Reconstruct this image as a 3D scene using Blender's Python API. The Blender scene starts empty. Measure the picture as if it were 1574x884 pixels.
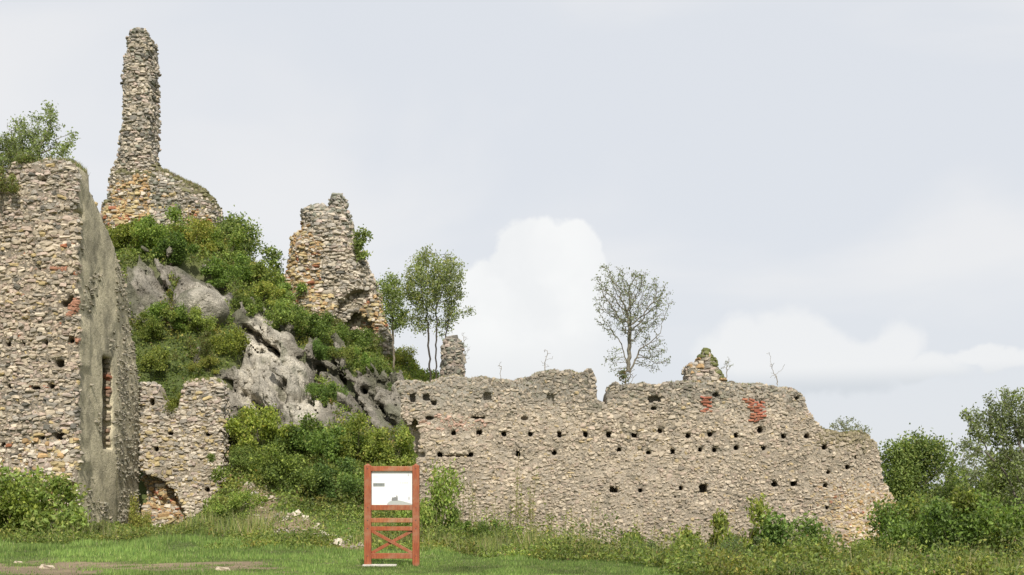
import bpy, math, random
import numpy as np
from mathutils import Vector, Matrix, Quaternion
random.seed(7); RNG = np.random.default_rng(7)
scene = bpy.context.scene
COL = scene.collection

# ------------------------------------------------------------------ camera
FPX, CX, HY, EYE = 1900.0, 787.0, 765.0, 1.6      # focal length and horizon in photo pixels, eye height
cam_d = bpy.data.cameras.new('camera')
cam = bpy.data.objects.new('camera', cam_d); COL.objects.link(cam)
cam.location = (0, 0, EYE); cam.rotation_euler = (math.radians(90), 0, 0)
cam_d.sensor_width = 36; cam_d.lens = 36*FPX/1574
cam_d.shift_y = (HY-442)/1574
cam_d.clip_start = 0.1; cam_d.clip_end = 8000
scene.camera = cam

# ------------------------------------------------------------------ light
SUN = Vector((0.15, -0.80, 0.72)).normalized()
sd = bpy.data.lights.new('sun', 'SUN'); sd.energy = 4.3; sd.angle = math.radians(0.6); sd.color = (1.0, 0.945, 0.855)
so = bpy.data.objects.new('sun', sd); COL.objects.link(so)
so.rotation_euler = SUN.to_track_quat('Z', 'Y').to_euler(); so.location = (0, 0, 60)
scene.view_settings.view_transform = 'Standard'; scene.view_settings.look = 'None'
scene.view_settings.exposure = 0.0; scene.view_settings.gamma = 1.0

# ------------------------------------------------------------------ sky
world = bpy.data.worlds.new('World'); scene.world = world; world.use_nodes = True
NT = world.node_tree; NT.nodes.clear()
class G:
    """tiny node-graph helper"""
    def __init__(s, nt): s.nt = nt
    def n(s, t, **k):
        nd = s.nt.nodes.new(t)
        for a, b in k.items(): setattr(nd, a, b)
        return nd
    def put(s, sock, v):
        if isinstance(v, bpy.types.NodeSocket): s.nt.links.new(v, sock)
        elif v is not None: sock.default_value = v
    def m(s, op, a, b=None, c=None, clamp=False):
        nd = s.n('ShaderNodeMath', operation=op, use_clamp=clamp)
        for i, v in enumerate((a, b, c)): s.put(nd.inputs[i], v) if v is not None else None
        return nd.outputs[0]
    def vm(s, op, a, b=None):
        nd = s.n('ShaderNodeVectorMath', operation=op); s.put(nd.inputs[0], a)
        if b is not None: s.put(nd.inputs[1], b)
        return nd.outputs[0]
    def noise(s, vec, scale, detail=4, rough=.5, dist=0.0):
        nd = s.n('ShaderNodeTexNoise'); s.put(nd.inputs['Vector'], vec)
        nd.inputs['Scale'].default_value = scale; nd.inputs['Detail'].default_value = detail
        nd.inputs['Roughness'].default_value = rough; nd.inputs['Distortion'].default_value = dist
        return nd
    def ss(s, v, lo, hi):
        nd = s.n('ShaderNodeMapRange', interpolation_type='SMOOTHSTEP'); s.put(nd.inputs[0], v)
        nd.inputs[1].default_value = lo; nd.inputs[2].default_value = hi; return nd.outputs[0]
    def mix(s, f, a, b, mode='MIX'):
        nd = s.n('ShaderNodeMix', data_type='RGBA', blend_type=mode); s.put(nd.inputs[0], f)
        s.put(nd.inputs[6], a); s.put(nd.inputs[7], b); return nd.outputs[2]
def c4(c): return (c[0], c[1], c[2], 1)
g = G(NT)
sky = g.n('ShaderNodeTexSky', sky_type='NISHITA'); sky.sun_disc = False
sky.sun_elevation = math.asin(SUN.z); sky.sun_rotation = math.atan2(SUN.x, SUN.y)
sky.air_density = 1.0; sky.dust_density = 1.5; sky.ozone_density = 1.0
tc = g.n('ShaderNodeTexCoord'); D = tc.outputs['Generated']
sx = g.n('ShaderNodeSeparateXYZ'); g.put(sx.inputs[0], D)
az = g.m('ARCTAN2', sx.outputs[0], sx.outputs[1]); el = g.m('ARCSINE', sx.outputs[2])
cv = g.n('ShaderNodeCombineXYZ'); g.put(cv.inputs[0], az); g.put(cv.inputs[1], el); AE = cv.outputs[0]
def pix_ae(px, py):
    x, z = (px-CX)/FPX, (HY-py)/FPX
    return math.atan2(x, 1), math.asin(z/math.sqrt(x*x+1+z*z))
# thin veil: long soft streaks
veilv = g.vm('MULTIPLY', AE, (2.0, 5.0, 1.0))
rot = g.n('ShaderNodeVectorRotate', rotation_type='Z_AXIS'); g.put(rot.inputs['Vector'], veilv); rot.inputs['Angle'].default_value = -0.35
veil = g.noise(rot.outputs[0], 1.15, 5, .45, .5).outputs[0]
veil = g.ss(veil, .42, .60)
base = g.mix(veil, c4((7.7, 8.0, 8.5)), c4((8.75, 8.78, 8.9)))
low = g.ss(el, .22, 0.02)
base = g.mix(g.m('MULTIPLY', low, .5), base, c4((7.95, 8.15, 8.45)))
# cumulus banks: lumpy masks in azimuth and elevation
nz = g.noise(AE, 16, 6, .52).outputs['Color']
wob = g.vm('SCALE', g.vm('SUBTRACT', nz, (.5, .5, .5))); wob.node.inputs['Scale'].default_value = .055
AEw = g.vm('ADD', AE, wob)
def blobs(lst):
    out = None
    for px, py, rx, ry in lst:
        a, e = pix_ae(px, py)
        v = g.vm('SUBTRACT', AEw, (a, e, 0)); v = g.vm('DIVIDE', v, (rx/FPX, ry/FPX, 1e3))
        nd = g.n('ShaderNodeVectorMath', operation='LENGTH'); g.put(nd.inputs[0], v)
        d = g.m('SUBTRACT', 1.0, nd.outputs['Value'])
        if out is None: out = d
        else:
            sm = g.n('ShaderNodeMath', operation='SMOOTH_MAX'); g.put(sm.inputs[0], out); g.put(sm.inputs[1], d); sm.inputs[2].default_value = .04; out = sm.outputs[0]
    return out
A = blobs([(797, 402, 58, 58), (838, 405, 56, 56), (884, 394, 58, 54), (835, 480, 118, 100), (748, 440, 52, 62), (910, 440, 40, 60), (850, 560, 125, 80), (752, 530, 72, 80)])
mA = g.m('MULTIPLY', g.ss(g.m('ADD', A, g.m('MULTIPLY', g.m('SUBTRACT', g.noise(AE, 38, 5, .55).outputs[0], .5), .30)), -.05, .17), g.m('SUBTRACT', 1.0, g.m('MULTIPLY', g.ss(az, pix_ae(880, 400)[0], pix_ae(975, 400)[0]), .55)))
shA = g.ss(g.noise(AEw, 9, 4, .5).outputs[0], .42, .62)
botA = g.ss(el, pix_ae(787, 500)[1], pix_ae(787, 590)[1])
colA = g.mix(g.m('MULTIPLY', botA, .7), c4((9.75, 9.75, 9.65)), c4((8.4, 8.5, 8.65)))
colA = g.mix(g.m('MULTIPLY', shA, .55), colA, c4((8.55, 8.65, 8.75)))
out = g.mix(mA, base, colA)
B = blobs([(1140, 545, 70, 48), (1225, 530, 90, 48), (1310, 545, 80, 50), (1370, 535, 55, 50), (1420, 565, 70, 30), (1530, 545, 70, 18), (1230, 580, 150, 36)])
mB = g.m('MULTIPLY', g.ss(g.m('ADD', B, g.m('MULTIPLY', g.m('SUBTRACT', g.noise(AE, 30, 5, .55).outputs[0], .5), .35)), -.1, .38), .8)
botB = g.ss(el, pix_ae(1250, 560)[1], pix_ae(1250, 602)[1])
colB = g.mix(botB, c4((9.25, 9.25, 9.25)), c4((6.7, 7.05, 7.5)))
out = g.mix(mB, out, colB)
# the same kind of cumulus all round the rest of the horizon
C_ = g.ss(g.noise(g.vm('MULTIPLY', AEw, (1, 2.2, 1)), 3.2, 5, .5).outputs[0], .54, .62)
C_ = g.m('MULTIPLY', C_, g.ss(g.m('ABSOLUTE', az), .50, .75)); C_ = g.m('MULTIPLY', C_, g.ss(el, .5, .25))
out = g.mix(g.m('MULTIPLY', C_, .8), out, c4((8.8, 8.9, 9.0)))
fin = g.mix(.93, sky.outputs[0], out)
bg = g.n('ShaderNodeBackground'); g.put(bg.inputs[0], fin); bg.inputs[1].default_value = .1
wo = g.n('ShaderNodeOutputWorld'); g.put(wo.inputs[0], bg.outputs[0])

# ------------------------------------------------------------------ helpers
def W(px, py, Y): return np.array([(px-CX)/FPX*Y, Y, EYE+(HY-py)/FPX*Y])
def hsh(ix, iy, iz, seed):
    h = (ix.astype(np.uint32)*np.uint32(374761393) + iy.astype(np.uint32)*np.uint32(668265263)
         + iz.astype(np.uint32)*np.uint32(2147483647 & 0x9E3779B1) + np.uint32((seed*1013904223) & 0xffffffff))
    h = (h ^ (h >> np.uint32(13)))*np.uint32(1274126177); h = (h ^ (h >> np.uint32(16)))*np.uint32(2246822519)
    return ((h ^ (h >> np.uint32(15))) & np.uint32(0xffffff)).astype(np.float32)/16777216.0
def vn(x, y, z, seed=0):
    x, y, z = np.broadcast_arrays(np.asarray(x, float), np.asarray(y, float), np.asarray(z, float))
    xi, yi, zi = np.floor(x), np.floor(y), np.floor(z); fx, fy, fz = x-xi, y-yi, z-zi
    xi, yi, zi = xi.astype(np.int64), yi.astype(np.int64), zi.astype(np.int64)
    fx = fx*fx*(3-2*fx); fy = fy*fy*(3-2*fy); fz = fz*fz*(3-2*fz)
    r = 0
    for a in (0, 1):
        for b in (0, 1):
            for c in (0, 1):
                r = r + hsh(xi+a, yi+b, zi+c, seed)*(fx if a else 1-fx)*(fy if b else 1-fy)*(fz if c else 1-fz)
    return r*2-1
def fbm(x, y, z, s, oct=4, seed=0, gain=.5):
    r, a, f = 0, 1.0, 1.0/s
    for o in range(oct):
        r = r+a*vn(x*f, y*f, z*f, seed+o*17); a *= gain; f *= 2.03
    return r
def sstep(a, b, x):
    t = np.clip((np.asarray(x, float)-a)/(b-a), 0, 1); return t*t*(3-2*t)
def tag(o, label=None, cat=None, group=None, kind=None):
    if label: o['label'] = label
    if cat: o['category'] = cat
    if group: o['group'] = group
    if kind: o['kind'] = kind
    return o
def mesh(name, V, F, mat, tint=(1, 1, 1), smooth=False):
    V = np.asarray(V, np.float32); F = np.asarray(F, np.int32); k = F.shape[1]
    me = bpy.data.meshes.new(name)
    me.vertices.add(len(V)); me.vertices.foreach_set('co', V.ravel())
    me.loops.add(F.size); me.loops.foreach_set('vertex_index', F.ravel())
    me.polygons.add(len(F)); me.polygons.foreach_set('loop_start', np.arange(0, F.size, k, dtype=np.int32))
    me.update(calc_edges=True)
    at = me.attributes.new('tint', 'FLOAT_COLOR', 'POINT')
    c = np.ones((len(V), 4), np.float32); c[:, :3] = tint; at.data.foreach_set('color', c.ravel())
    me.polygons.foreach_set('use_smooth', np.full(len(F), smooth, dtype=bool))
    me.materials.append(mat); return me
def link(name, me, parent=None, loc=None):
    o = bpy.data.objects.new(name, me); COL.objects.link(o)
    if parent: o.parent = parent
    if loc is not None: o.location = loc
    return o
def empty(name, loc=(0, 0, 0)):
    o = bpy.data.objects.new(name, None); COL.objects.link(o); o.location = loc; o.empty_display_size = .3; return o
def box(cx, cy, cz, sx, sy, sz, bev=0.0):
    v = np.array([(a, b, c) for a in (-1, 1) for b in (-1, 1) for c in (-1, 1)], float)*[sx/2, sy/2, sz/2]+[cx, cy, cz]
    f = np.array([(0, 1, 3, 2), (4, 6, 7, 5), (0, 4, 5, 1), (2, 3, 7, 6), (0, 2, 6, 4), (1, 5, 7, 3)])
    return v, f
def joinvf(lst):
    V, F, o = [], [], 0
    for v, f in lst: V.append(v); F.append(f+o); o += len(v)
    return np.vstack(V), np.vstack(F)

# ------------------------------------------------------------------ materials
def mat(name):
    m = bpy.data.materials.new(name); m.use_nodes = True; m.node_tree.nodes.clear(); return m, G(m.node_tree)
def tinted(g):
    a = g.n('ShaderNodeAttribute', attribute_type='GEOMETRY', attribute_name='tint')
    oi = g.n('ShaderNodeObjectInfo')
    return g.mix(1.0, a.outputs['Color'], oi.outputs['Color'], 'MULTIPLY')
def surf(name, grain=6.0, gv=.35, bump=.3, bscale=9.0, bdist=.03, rough=.9, fine=40.0, lichen=0.0):
    """rough mineral surface coloured by its own tint, with grain, speckle and relief"""
    m, g = mat(name)
    geo = g.n('ShaderNodeNewGeometry'); P = geo.outputs['Position']
    c = tinted(g)
    n1 = g.noise(P, grain, 5, .6).outputs[0]; n2 = g.noise(P, fine, 3, .6).outputs[0]
    v = g.m('ADD', g.m('MULTIPLY', g.m('SUBTRACT', n1, .5), gv*2.2), g.m('MULTIPLY', g.m('SUBTRACT', n2, .5), gv*1.6))
    v = g.m('ADD', v, 1.0)
    cc = g.n('ShaderNodeCombineXYZ'); [g.put(cc.inputs[i], v) for i in range(3)]
    c = g.mix(1.0, c, cc.outputs[0], 'MULTIPLY')
    if lichen:
        l = g.ss(g.noise(P, 1.3, 6, .65).outputs[0], .55, .68)
        c = g.mix(g.m('MULTIPLY', l, lichen), c, c4((.12, .12, .09)))
    b = g.n('ShaderNodeBump'); b.inputs['Strength'].default_value = bump; b.inputs['Distance'].default_value = bdist
    g.put(b.inputs['Height'], g.noise(P, bscale, 6, .65).outputs[0])
    p = g.n('ShaderNodeBsdfPrincipled'); g.put(p.inputs['Base Color'], c); p.inputs['Roughness'].default_value = rough
    p.inputs['Specular IOR Level'].default_value = .25; g.put(p.inputs['Normal'], b.outputs[0])
    o = g.n('ShaderNodeOutputMaterial'); g.put(o.inputs[0], p.outputs[0]); return m
M_STONE = surf('rubble_stone', 5.0, .38, .6, 14.0, .04, .92, 30.0, .35)
M_MORTAR = surf('lime_mortar', 3.0, .45, .9, 9.0, .08, .95, 22.0, .4)
M_ROCK = surf('limestone_rock', 1.8, .7, 1.0, 6.5, .30, .9, 12.0, .55)
M_PLASTER = M_MORTAR
M_GROUND = surf('earth_and_turf', 2.0, .5, .8, 12.0, .06, .95, 18.0)
M_BRICK = surf('old_red_brick', 9.0, .35, .4, 20.0, .02, .9, 40.0)
M_BARK = surf('bark', 8.0, .4, .6, 25.0, .02, .9, 40.0)
def leafmat(name, trans=.45):
    m, g = mat(name); c = tinted(g)
    geo = g.n('ShaderNodeNewGeometry')
    n = g.noise(geo.outputs['Position'], .9, 3, .5).outputs[0]
    v = g.m('ADD', .72, g.m('MULTIPLY', n, .56)); cc = g.n('ShaderNodeCombineXYZ'); [g.put(cc.inputs[i], v) for i in range(3)]
    c = g.mix(1.0, c, cc.outputs[0], 'MULTIPLY')
    d = g.n('ShaderNodeBsdfPrincipled'); g.put(d.inputs['Base Color'], c); d.inputs['Roughness'].default_value = .55; d.inputs['Specular IOR Level'].default_value = .3
    t = g.n('ShaderNodeBsdfTranslucent'); g.put(t.inputs[0], g.mix(1.0, c, c4((1.25, 1.3, .6)), 'MULTIPLY'))
    x = g.n('ShaderNodeMixShader'); x.inputs[0].default_value = trans; g.put(x.inputs[1], d.outputs[0]); g.put(x.inputs[2], t.outputs[0])
    o = g.n('ShaderNodeOutputMaterial'); g.put(o.inputs[0], x.outputs[0]); return m
M_LEAF = leafmat('foliage', .4); M_GRASS = leafmat('grass_blades', .35)
def paintmat():
    m, g = mat('red_brown_stained_wood')
    tcn = g.n('ShaderNodeTexCoord'); P = tcn.outputs['Object']
    st = g.vm('MULTIPLY', P, (30, 30, 3))
    n = g.noise(st, 1.5, 6, .6, .6).outputs[0]; n2 = g.noise(P, 3.0, 4, .6).outputs[0]
    c = g.mix(g.ss(n, .35, .7), c4((.23, .052, .018)), c4((.37, .10, .032)))
    c = g.mix(g.m('MULTIPLY', g.ss(n2, .42, .7), .75), c, c4((.33, .17, .095)))
    oi = g.n('ShaderNodeObjectInfo'); c = g.mix(1.0, c, oi.outputs['Color'], 'MULTIPLY')
    b = g.n('ShaderNodeBump'); b.inputs['Strength'].default_value = .4; b.inputs['Distance'].default_value = .01; g.put(b.inputs['Height'], n)
    p = g.n('ShaderNodeBsdfPrincipled'); g.put(p.inputs['Base Color'], c); p.inputs['Roughness'].default_value = .6; g.put(p.inputs['Normal'], b.outputs[0])
    o = g.n('ShaderNodeOutputMaterial'); g.put(o.inputs[0], p.outputs[0]); return m
M_WOOD = paintmat()
def flat(name, c, rough=.5):
    m, g = mat(name); tcn = g.n('ShaderNodeTexCoord')
    n = g.noise(tcn.outputs['Object'], 4, 4, .6).outputs[0]
    cc = g.mix(g.m('MULTIPLY', n, .25), c4(c), c4((c[0]*.8, c[1]*.8, c[2]*.78)))
    p = g.n('ShaderNodeBsdfPrincipled'); g.put(p.inputs['Base Color'], cc); p.inputs['Roughness'].default_value = rough
    o = g.n('ShaderNodeOutputMaterial'); g.put(o.inputs[0], p.outputs[0]); return m

# ------------------------------------------------------------------ terrain
CXS = [-90, -60, -30, -24, -17.6, -14.7, -12.8, -9.5, -6.7, -3.4, 0, 4, 8, 12, 20, 30, 60]
CZS = [4, 9, 14, 16.0, 16.9, 14.9, 13.2, 11.3, 9.5, 7.6, 5, 3.2, 1.5, 0, -1.5, -4, -8]
F1Y = [36, 42, 46, 51, 54, 58, 64, 70, 82, 110, 150, 220]; F1 = [0, .03, .10, .26, .42, .62, .86, 1, 1, .6, .2, 0]
F2Y = [53.7, 54.9, 58, 64, 70, 82, 110, 150, 220]; F2 = [0, .36, .62, .87, 1, 1, .6, .2, 0]
def H(x, y):
    x, y = np.broadcast_arrays(np.asarray(x, float), np.asarray(y, float))
    g0 = .18*sstep(-3, -9, x)*sstep(28, 44, y)*(1-sstep(-9, -13, x)*sstep(44, 50, y)*.85)
    g0 = g0 - .95*sstep(-3, 5, x)*sstep(30, 43, y) - .40*sstep(2, 8, x)*sstep(22, 31, y) - 1.2*sstep(12, 24, x)*sstep(30, 48, y)
    g0 = g0 - 14*sstep(14, 45, x)*sstep(55, 150, y) - 22*sstep(120, 400, y) - 3*sstep(40, 140, np.abs(x))
    g0 = g0 + 70*sstep(1200, 2600, np.hypot(x, y))*(.6+.4*vn(x/500, y/500, 0, 5))
    c = np.interp(x, CXS, CZS)
    f1 = np.interp(y, F1Y, F1); f2 = np.interp(y, F2Y, F2)
    w = sstep(-10.7, -12.2, x); f = f1*(1-w)+f2*w
    hh = g0+(c-g0)*f
    near = np.exp(-((np.hypot(x, y-50))/90.)**2)
    n = fbm(x, y, 0, 4.0, 3, 3)*.25*sstep(0.02, .3, f) + fbm(x, y, 0, 2.3, 3, 9)*.035
    return hh+n*near
def hit(px, py, y0=24, y1=90):
    ys = np.linspace(y0, y1, 1400); X = (px-CX)/FPX*ys; Z = EYE+(HY-py)/FPX*ys
    d = Z-H(X, ys); i = np.argmax(d < 0)
    if not (d < 0).any(): i = len(ys)-1
    return np.array([X[i], ys[i], H(X[i], ys[i])])
def pxof(x, y, z): return CX+x*FPX/y, HY-(z-EYE)*FPX/y
ROCKS = [(226, 442, 40, 46, 0), (300, 428, 52, 16, .45), (305, 468, 46, 40, 0), (392, 500, 30, 26, .5), (425, 565, 46, 66, -.5),
         (388, 610, 60, 34, .35), (452, 600, 40, 66, 0), (500, 560, 40, 28, .2), (545, 610, 85, 36, .05), (600, 628, 40, 42, 0), (470, 640, 50, 22, 0)]
GREEN = [(500, 610, 26, 18, 0), (300, 540, 60, 50, 0), (580, 560, 50, 26, .3)]
def ellm(px, py, lst):
    r = np.full(np.shape(px), -9.0)
    for cx, cy, rx, ry, a in lst:
        dx, dy = px-cx, py-cy; u = (dx*math.cos(a)+dy*math.sin(a))/rx; v = (-dx*math.sin(a)+dy*math.cos(a))/ry
        r = np.maximum(r, 1-np.sqrt(u*u+v*v))
    return r
def rockmask(x, y, z):
    px, py = pxof(x, y, z)
    m = ellm(px, py, ROCKS)+.22*fbm(x, y, z, 1.6, 3, 31)
    return sstep(-.12, .12, m)*(1-.8*sstep(0, .2, ellm(px, py, GREEN)))*sstep(50.5, 52, y)
PA, PB = hit(372, 752), hit(545, 842)
def soilmask(x, y):
    ab = (PB-PA)[:2]; t = np.clip(((x-PA[0])*ab[0]+(y-PA[1])*ab[1])/(ab@ab), 0, 1)
    d = np.hypot(x-PA[0]-t*ab[0], y-PA[1]-t*ab[1])
    m = sstep(1.5, .3, d+.7*fbm(x, y, 0, 1.2, 3, 41))
    m2 = sstep(3.3, 1.6, np.hypot((x+10.5)/1.9, (y-27.9)*.95)+1.9*fbm(x, y, 0, .9, 4, 43))
    return np.maximum(m, m2)
def axis(lo, hi, step, far):
    a = list(np.arange(lo, hi+1e-6, step)); s = step; v = a[-1]
    while v < far: s *= 1.22; v += s; a.append(v)
    s = step; v = a[0]; pre = []
    while v > -far: s *= 1.22; v -= s; pre.append(v)
    return np.array(pre[::-1]+a)
tx = axis(-30, 30, .28, 3500); ty = axis(20, 84, .28, 3500)
TX, TY = np.meshgrid(tx, ty, indexing='ij'); TZ = H(TX, TY)
nx, ny = TX.shape; idx = np.arange(nx*ny).reshape(nx, ny)
TF = np.stack([idx[:-1, :-1], idx[1:, :-1], idx[1:, 1:], idx[:-1, 1:]], -1).reshape(-1, 4)
P = np.stack([TX, TY, TZ], -1).reshape(-1, 3)
rm = rockmask(P[:, 0], np.maximum(P[:, 1], 1), P[:, 2])[:, None]; sm = soilmask(P[:, 0], P[:, 1])[:, None]
gn = (.5+.5*fbm(P[:, 0], P[:, 1], 0, 3, 3, 8))[:, None]
tint = np.array([.085, .11, .035])*(1-gn)+np.array([.13, .145, .05])*gn
far = sstep(110, 260, np.hypot(P[:, 0], P[:, 1]))[:, None]; fn_ = sstep(-.2, .5, fbm(P[:, 0], P[:, 1], 0, 90, 4, 12))[:, None]
tint = tint*(1-far)+(np.array([.05, .075, .045])*fn_+np.array([.13, .15, .08])*(1-fn_))*far
tint = tint*(1-sm)+np.array([.235, .180, .115])*(.75+.5*gn)*sm
tint = tint*(1-rm)+np.array([.22, .20, .17])*rm
P[:, 2] -= 2.2*rm[:, 0]
ter = link('ground', mesh('ground', P, TF, M_GROUND, tint, True)); ter['kind'] = 'structure'

# ------------------------------------------------------------------ signed-distance masonry
def polysd(poly, A_, B_):
    """signed distance to a polygon, negative inside"""
    p = np.asarray(poly, float); d = np.full(A_.shape, 1e9); ins = np.zeros(A_.shape, bool)
    for i in range(len(p)):
        a, b = p[i], p[(i+1) % len(p)]; e = b-a
        wx, wz = A_-a[0], B_-a[1]; t = np.clip((wx*e[0]+wz*e[1])/(e@e+1e-12), 0, 1)
        d = np.minimum(d, (wx-t*e[0])**2+(wz-t*e[1])**2)
        c = ((a[1] <= B_) & (B_ < b[1])) | ((b[1] <= B_) & (B_ < a[1]))
        with np.errstate(divide='ignore', invalid='ignore'):
            ins ^= c & (A_ < a[0]+(B_-a[1])/(b[1]-a[1]+1e-12)*e[0])
    d = np.sqrt(d); return np.where(ins, -d, d)
class Field:
    def __init__(s, lo, hi, step, fn):
        s.lo, s.st = np.array(lo, float), step
        n = np.ceil((np.array(hi)-s.lo)/step).astype(int)+1
        s.ax = [s.lo[i]+step*np.arange(n[i]) for i in range(3)]
        X, Y, Z = s.ax[0][:, None, None], s.ax[1][None, :, None], s.ax[2][None, None, :]
        a = np.array(np.broadcast_to(fn(X, Y, Z), n), np.float32)
        a[0] = a[-1] = 1; a[:, 0] = a[:, -1] = 1; a[:, :, 0] = a[:, :, -1] = 1
        s.a = a
    def __call__(s, p):
        q = (p-s.lo)/s.st; n = np.array(s.a.shape)-2
        q = np.clip(q, 0, n+.999); i = np.minimum(q.astype(int), n); f = q-i; r = 0
        for a in (0, 1):
            for b in (0, 1):
                for c in (0, 1):
                    w = (f[..., 0] if a else 1-f[..., 0])*(f[..., 1] if b else 1-f[..., 1])*(f[..., 2] if c else 1-f[..., 2])
                    r = r+w*s.a[i[..., 0]+a, i[..., 1]+b, i[..., 2]+c]
        return r
    def grad(s, p):
        e = s.st*1.2
        gr = np.stack([s(p+np.eye(3)[k]*e)-s(p-np.eye(3)[k]*e) for k in range(3)], -1)
        return gr/(np.linalg.norm(gr, axis=-1, keepdims=True)+1e-9)
    def nets(s):
        """naive surface nets"""
        a = s.a; ins = a < 0; n = np.array(a.shape)-1
        cnt = np.zeros(n, np.float32); acc = np.zeros(tuple(n)+(3,), np.float32)
        cs = [(i, j, k) for i in (0, 1) for j in (0, 1) for k in (0, 1)]
        def sub(arr, c): return arr[c[0]:c[0]+n[0], c[1]:c[1]+n[1], c[2]:c[2]+n[2]]
        for c in cs:
            for ax in range(3):
                if c[ax]: continue
                d = list(c); d[ax] = 1
                A1, B1 = sub(a, c), sub(a, d); m = sub(ins, c) != sub(ins, d)
                t = np.where(m, A1/np.where(m, A1-B1, 1), 0)
                cnt += m
                for k in range(3):
                    acc[..., k] += m*(c[k]+(t if k == ax else 0))
        vm_ = cnt > 0; vid = -np.ones(n, np.int64); vid[vm_] = np.arange(vm_.sum())
        ijk = np.argwhere(vm_); V = s.lo+(ijk+acc[vm_]/cnt[vm_][:, None])*s.st
        Q = []
        for ax in range(3):
            u, v = (ax+1) % 3, (ax+2) % 3
            sl0 = [slice(1, n[k]) for k in range(3)]; sl0[ax] = slice(0, n[ax])
            sl1 = list(sl0); sl1[ax] = slice(1, n[ax]+1)
            i0, i1 = ins[tuple(sl0)], ins[tuple(sl1)]
            e = np.argwhere(i0 != i1); flip = i1[tuple(e.T)]
            off = np.array([1, 1, 1]); off[ax] = 0; e = e+off
            def cell(du, dv):
                q = e.copy(); q[:, u] -= du; q[:, v] -= dv; return vid[tuple(q.T)]
            q = np.stack([cell(1, 1), cell(0, 1), cell(0, 0), cell(1, 0)], 1)
            q[flip] = q[flip][:, ::-1]; Q.append(q)
        Q = np.vstack(Q); Q = Q[(Q >= 0).all(1)]
        return V, Q

# stone shapes: 26-point lumps with broken corners, shared by every wall
SV = []
g3 = np.array([(i, j, k) for i in (-1, 0, 1) for j in (-1, 0, 1) for k in (-1, 0, 1) if (i, j, k) != (0, 0, 0)], float)
lut = {tuple(v.astype(int)): i for i, v in enumerate(g3)}
SF = []
for ax in range(3):
    u, v = (ax+1) % 3, (ax+2) % 3
    for sgn in (-1, 1):
        for a in (-1, 0):
            for b in (-1, 0):
                q = []
                for da, db in ((0, 0), (1, 0), (1, 1), (0, 1)):
                    c = [0, 0, 0]; c[ax] = sgn; c[u] = a+da; c[v] = b+db; q.append(lut[tuple(c)])
                SF.append(q if sgn > 0 else q[::-1])
SF = np.array(SF)
r2 = np.random.default_rng(3)
for k in range(14):
    p = g3/(np.abs(g3)**4.5).sum(1, keepdims=True)**(1/4.5)
    p = p*(1+r2.uniform(-.17, .14, (26, 1)))+r2.uniform(-.11, .11, (26, 3))
    p[:, 0] *= 1+.22*r2.uniform(-1, 1)*p[:, 2]; p[:, 2] *= 1+.25*r2.uniform(-1, 1)*p[:, 0]
    SV.append(p)
STONE_ME = [mesh('stone_shape', p, SF, M_STONE) for p in SV]
BRICK_ME = [mesh('brick_shape', g3/(np.abs(g3)**8).sum(1, keepdims=True)**(1/8)*(1+r2.uniform(-.04, .04, (26, 1))), SF, M_BRICK) for k in range(4)]

PAL = dict(pale=(.60, .53, .43), beige=(.49, .425, .335), grey=(.37, .335, .285), pink=(.48, .39, .33), ochre=(.46, .31, .16),
           rust=(.38, .16, .09), dark=(.16, .15, .13), yellow=(.50, .40, .22), lich=(.25, .25, .20))
def pick(n, wts, rng):
    ks = list(wts); w = np.array([wts[k] for k in ks], float); w /= w.sum()
    c = np.array([PAL[k] for k in ks])[rng.choice(len(ks), n, p=w)]
    return c*rng.uniform(.78, 1.18, (n, 1))
def stations(F, rng, mode, lo, hi, w, h, zj=.12):
    """coursed stations on a face: rows of uneven height, stones of uneven width"""
    pts, dims = [], []
    if mode == 'T':
        y = lo[1]
        while y < hi[1]:
            dy = w*rng.uniform(.6, 1.3); x = lo[0]+rng.uniform(0, w)
            while x < hi[0]:
                dx = w*rng.uniform(.6, 1.5); pts.append((x+dx/2, y+dy/2, 0)); dims.append((dx, dy, h)); x += dx
            y += dy
    else:
        a = 0 if mode == 'F' else 1
        z = lo[2]
        while z < hi[2]:
            dz = h*rng.uniform(.6, 1.5); s = lo[a]+rng.uniform(0, w)
            while s < hi[a]:
                ds = w*float(np.clip(rng.lognormal(-.05, .42), .4, 2.3))
                k = 2 if (dz > h*1.1 and rng.random() < .35) else 1
                for q in range(k):
                    zz = z+dz*(q+.5)/k
                    p = [0, 0, zz]; p[a] = s+ds/2; pts.append(p); dims.append((ds, 0, dz/k))
                s += ds
            z += dz
    pts = np.array(pts); dims = np.array(dims)
    pts[:, 2] += (fbm(pts[:, 0], pts[:, 1], pts[:, 2], 3.0, 2, 77)*h*.5 if mode != 'T' else 0)
    if mode != 'T': pts[:, 2] += rng.normal(0, h*zj, len(pts))
    ax = dict(F=1, L=0, R=0, T=2)[mode]; sgn = dict(F=1, L=1, R=-1, T=-1)[mode]
    T = np.arange(lo[ax], hi[ax], F.st*.6); T = T if sgn > 0 else T[::-1]
    res = np.full(len(pts), np.nan); prev = None; done = np.zeros(len(pts), bool)
    for i, t in enumerate(T):
        p = pts.copy(); p[:, ax] = t; v = F(p)
        if prev is not None:
            m = (~done) & (v < 0); tt = t-(T[1]-T[0])*np.where(m, -v/(prev-v+1e-9), 0)
            res[m] = tt[m]; done |= m
        else: done |= v < 0
        prev = v
    ok = ~np.isnan(res); pts = pts[ok]; dims = dims[ok]; pts[:, ax] = res[ok]
    n = F.grad(pts); want = np.zeros(3); want[ax] = -sgn
    k = (n@want) > (.55 if mode == 'F' else .62)
    return pts[k], dims[k], n[k]
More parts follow.
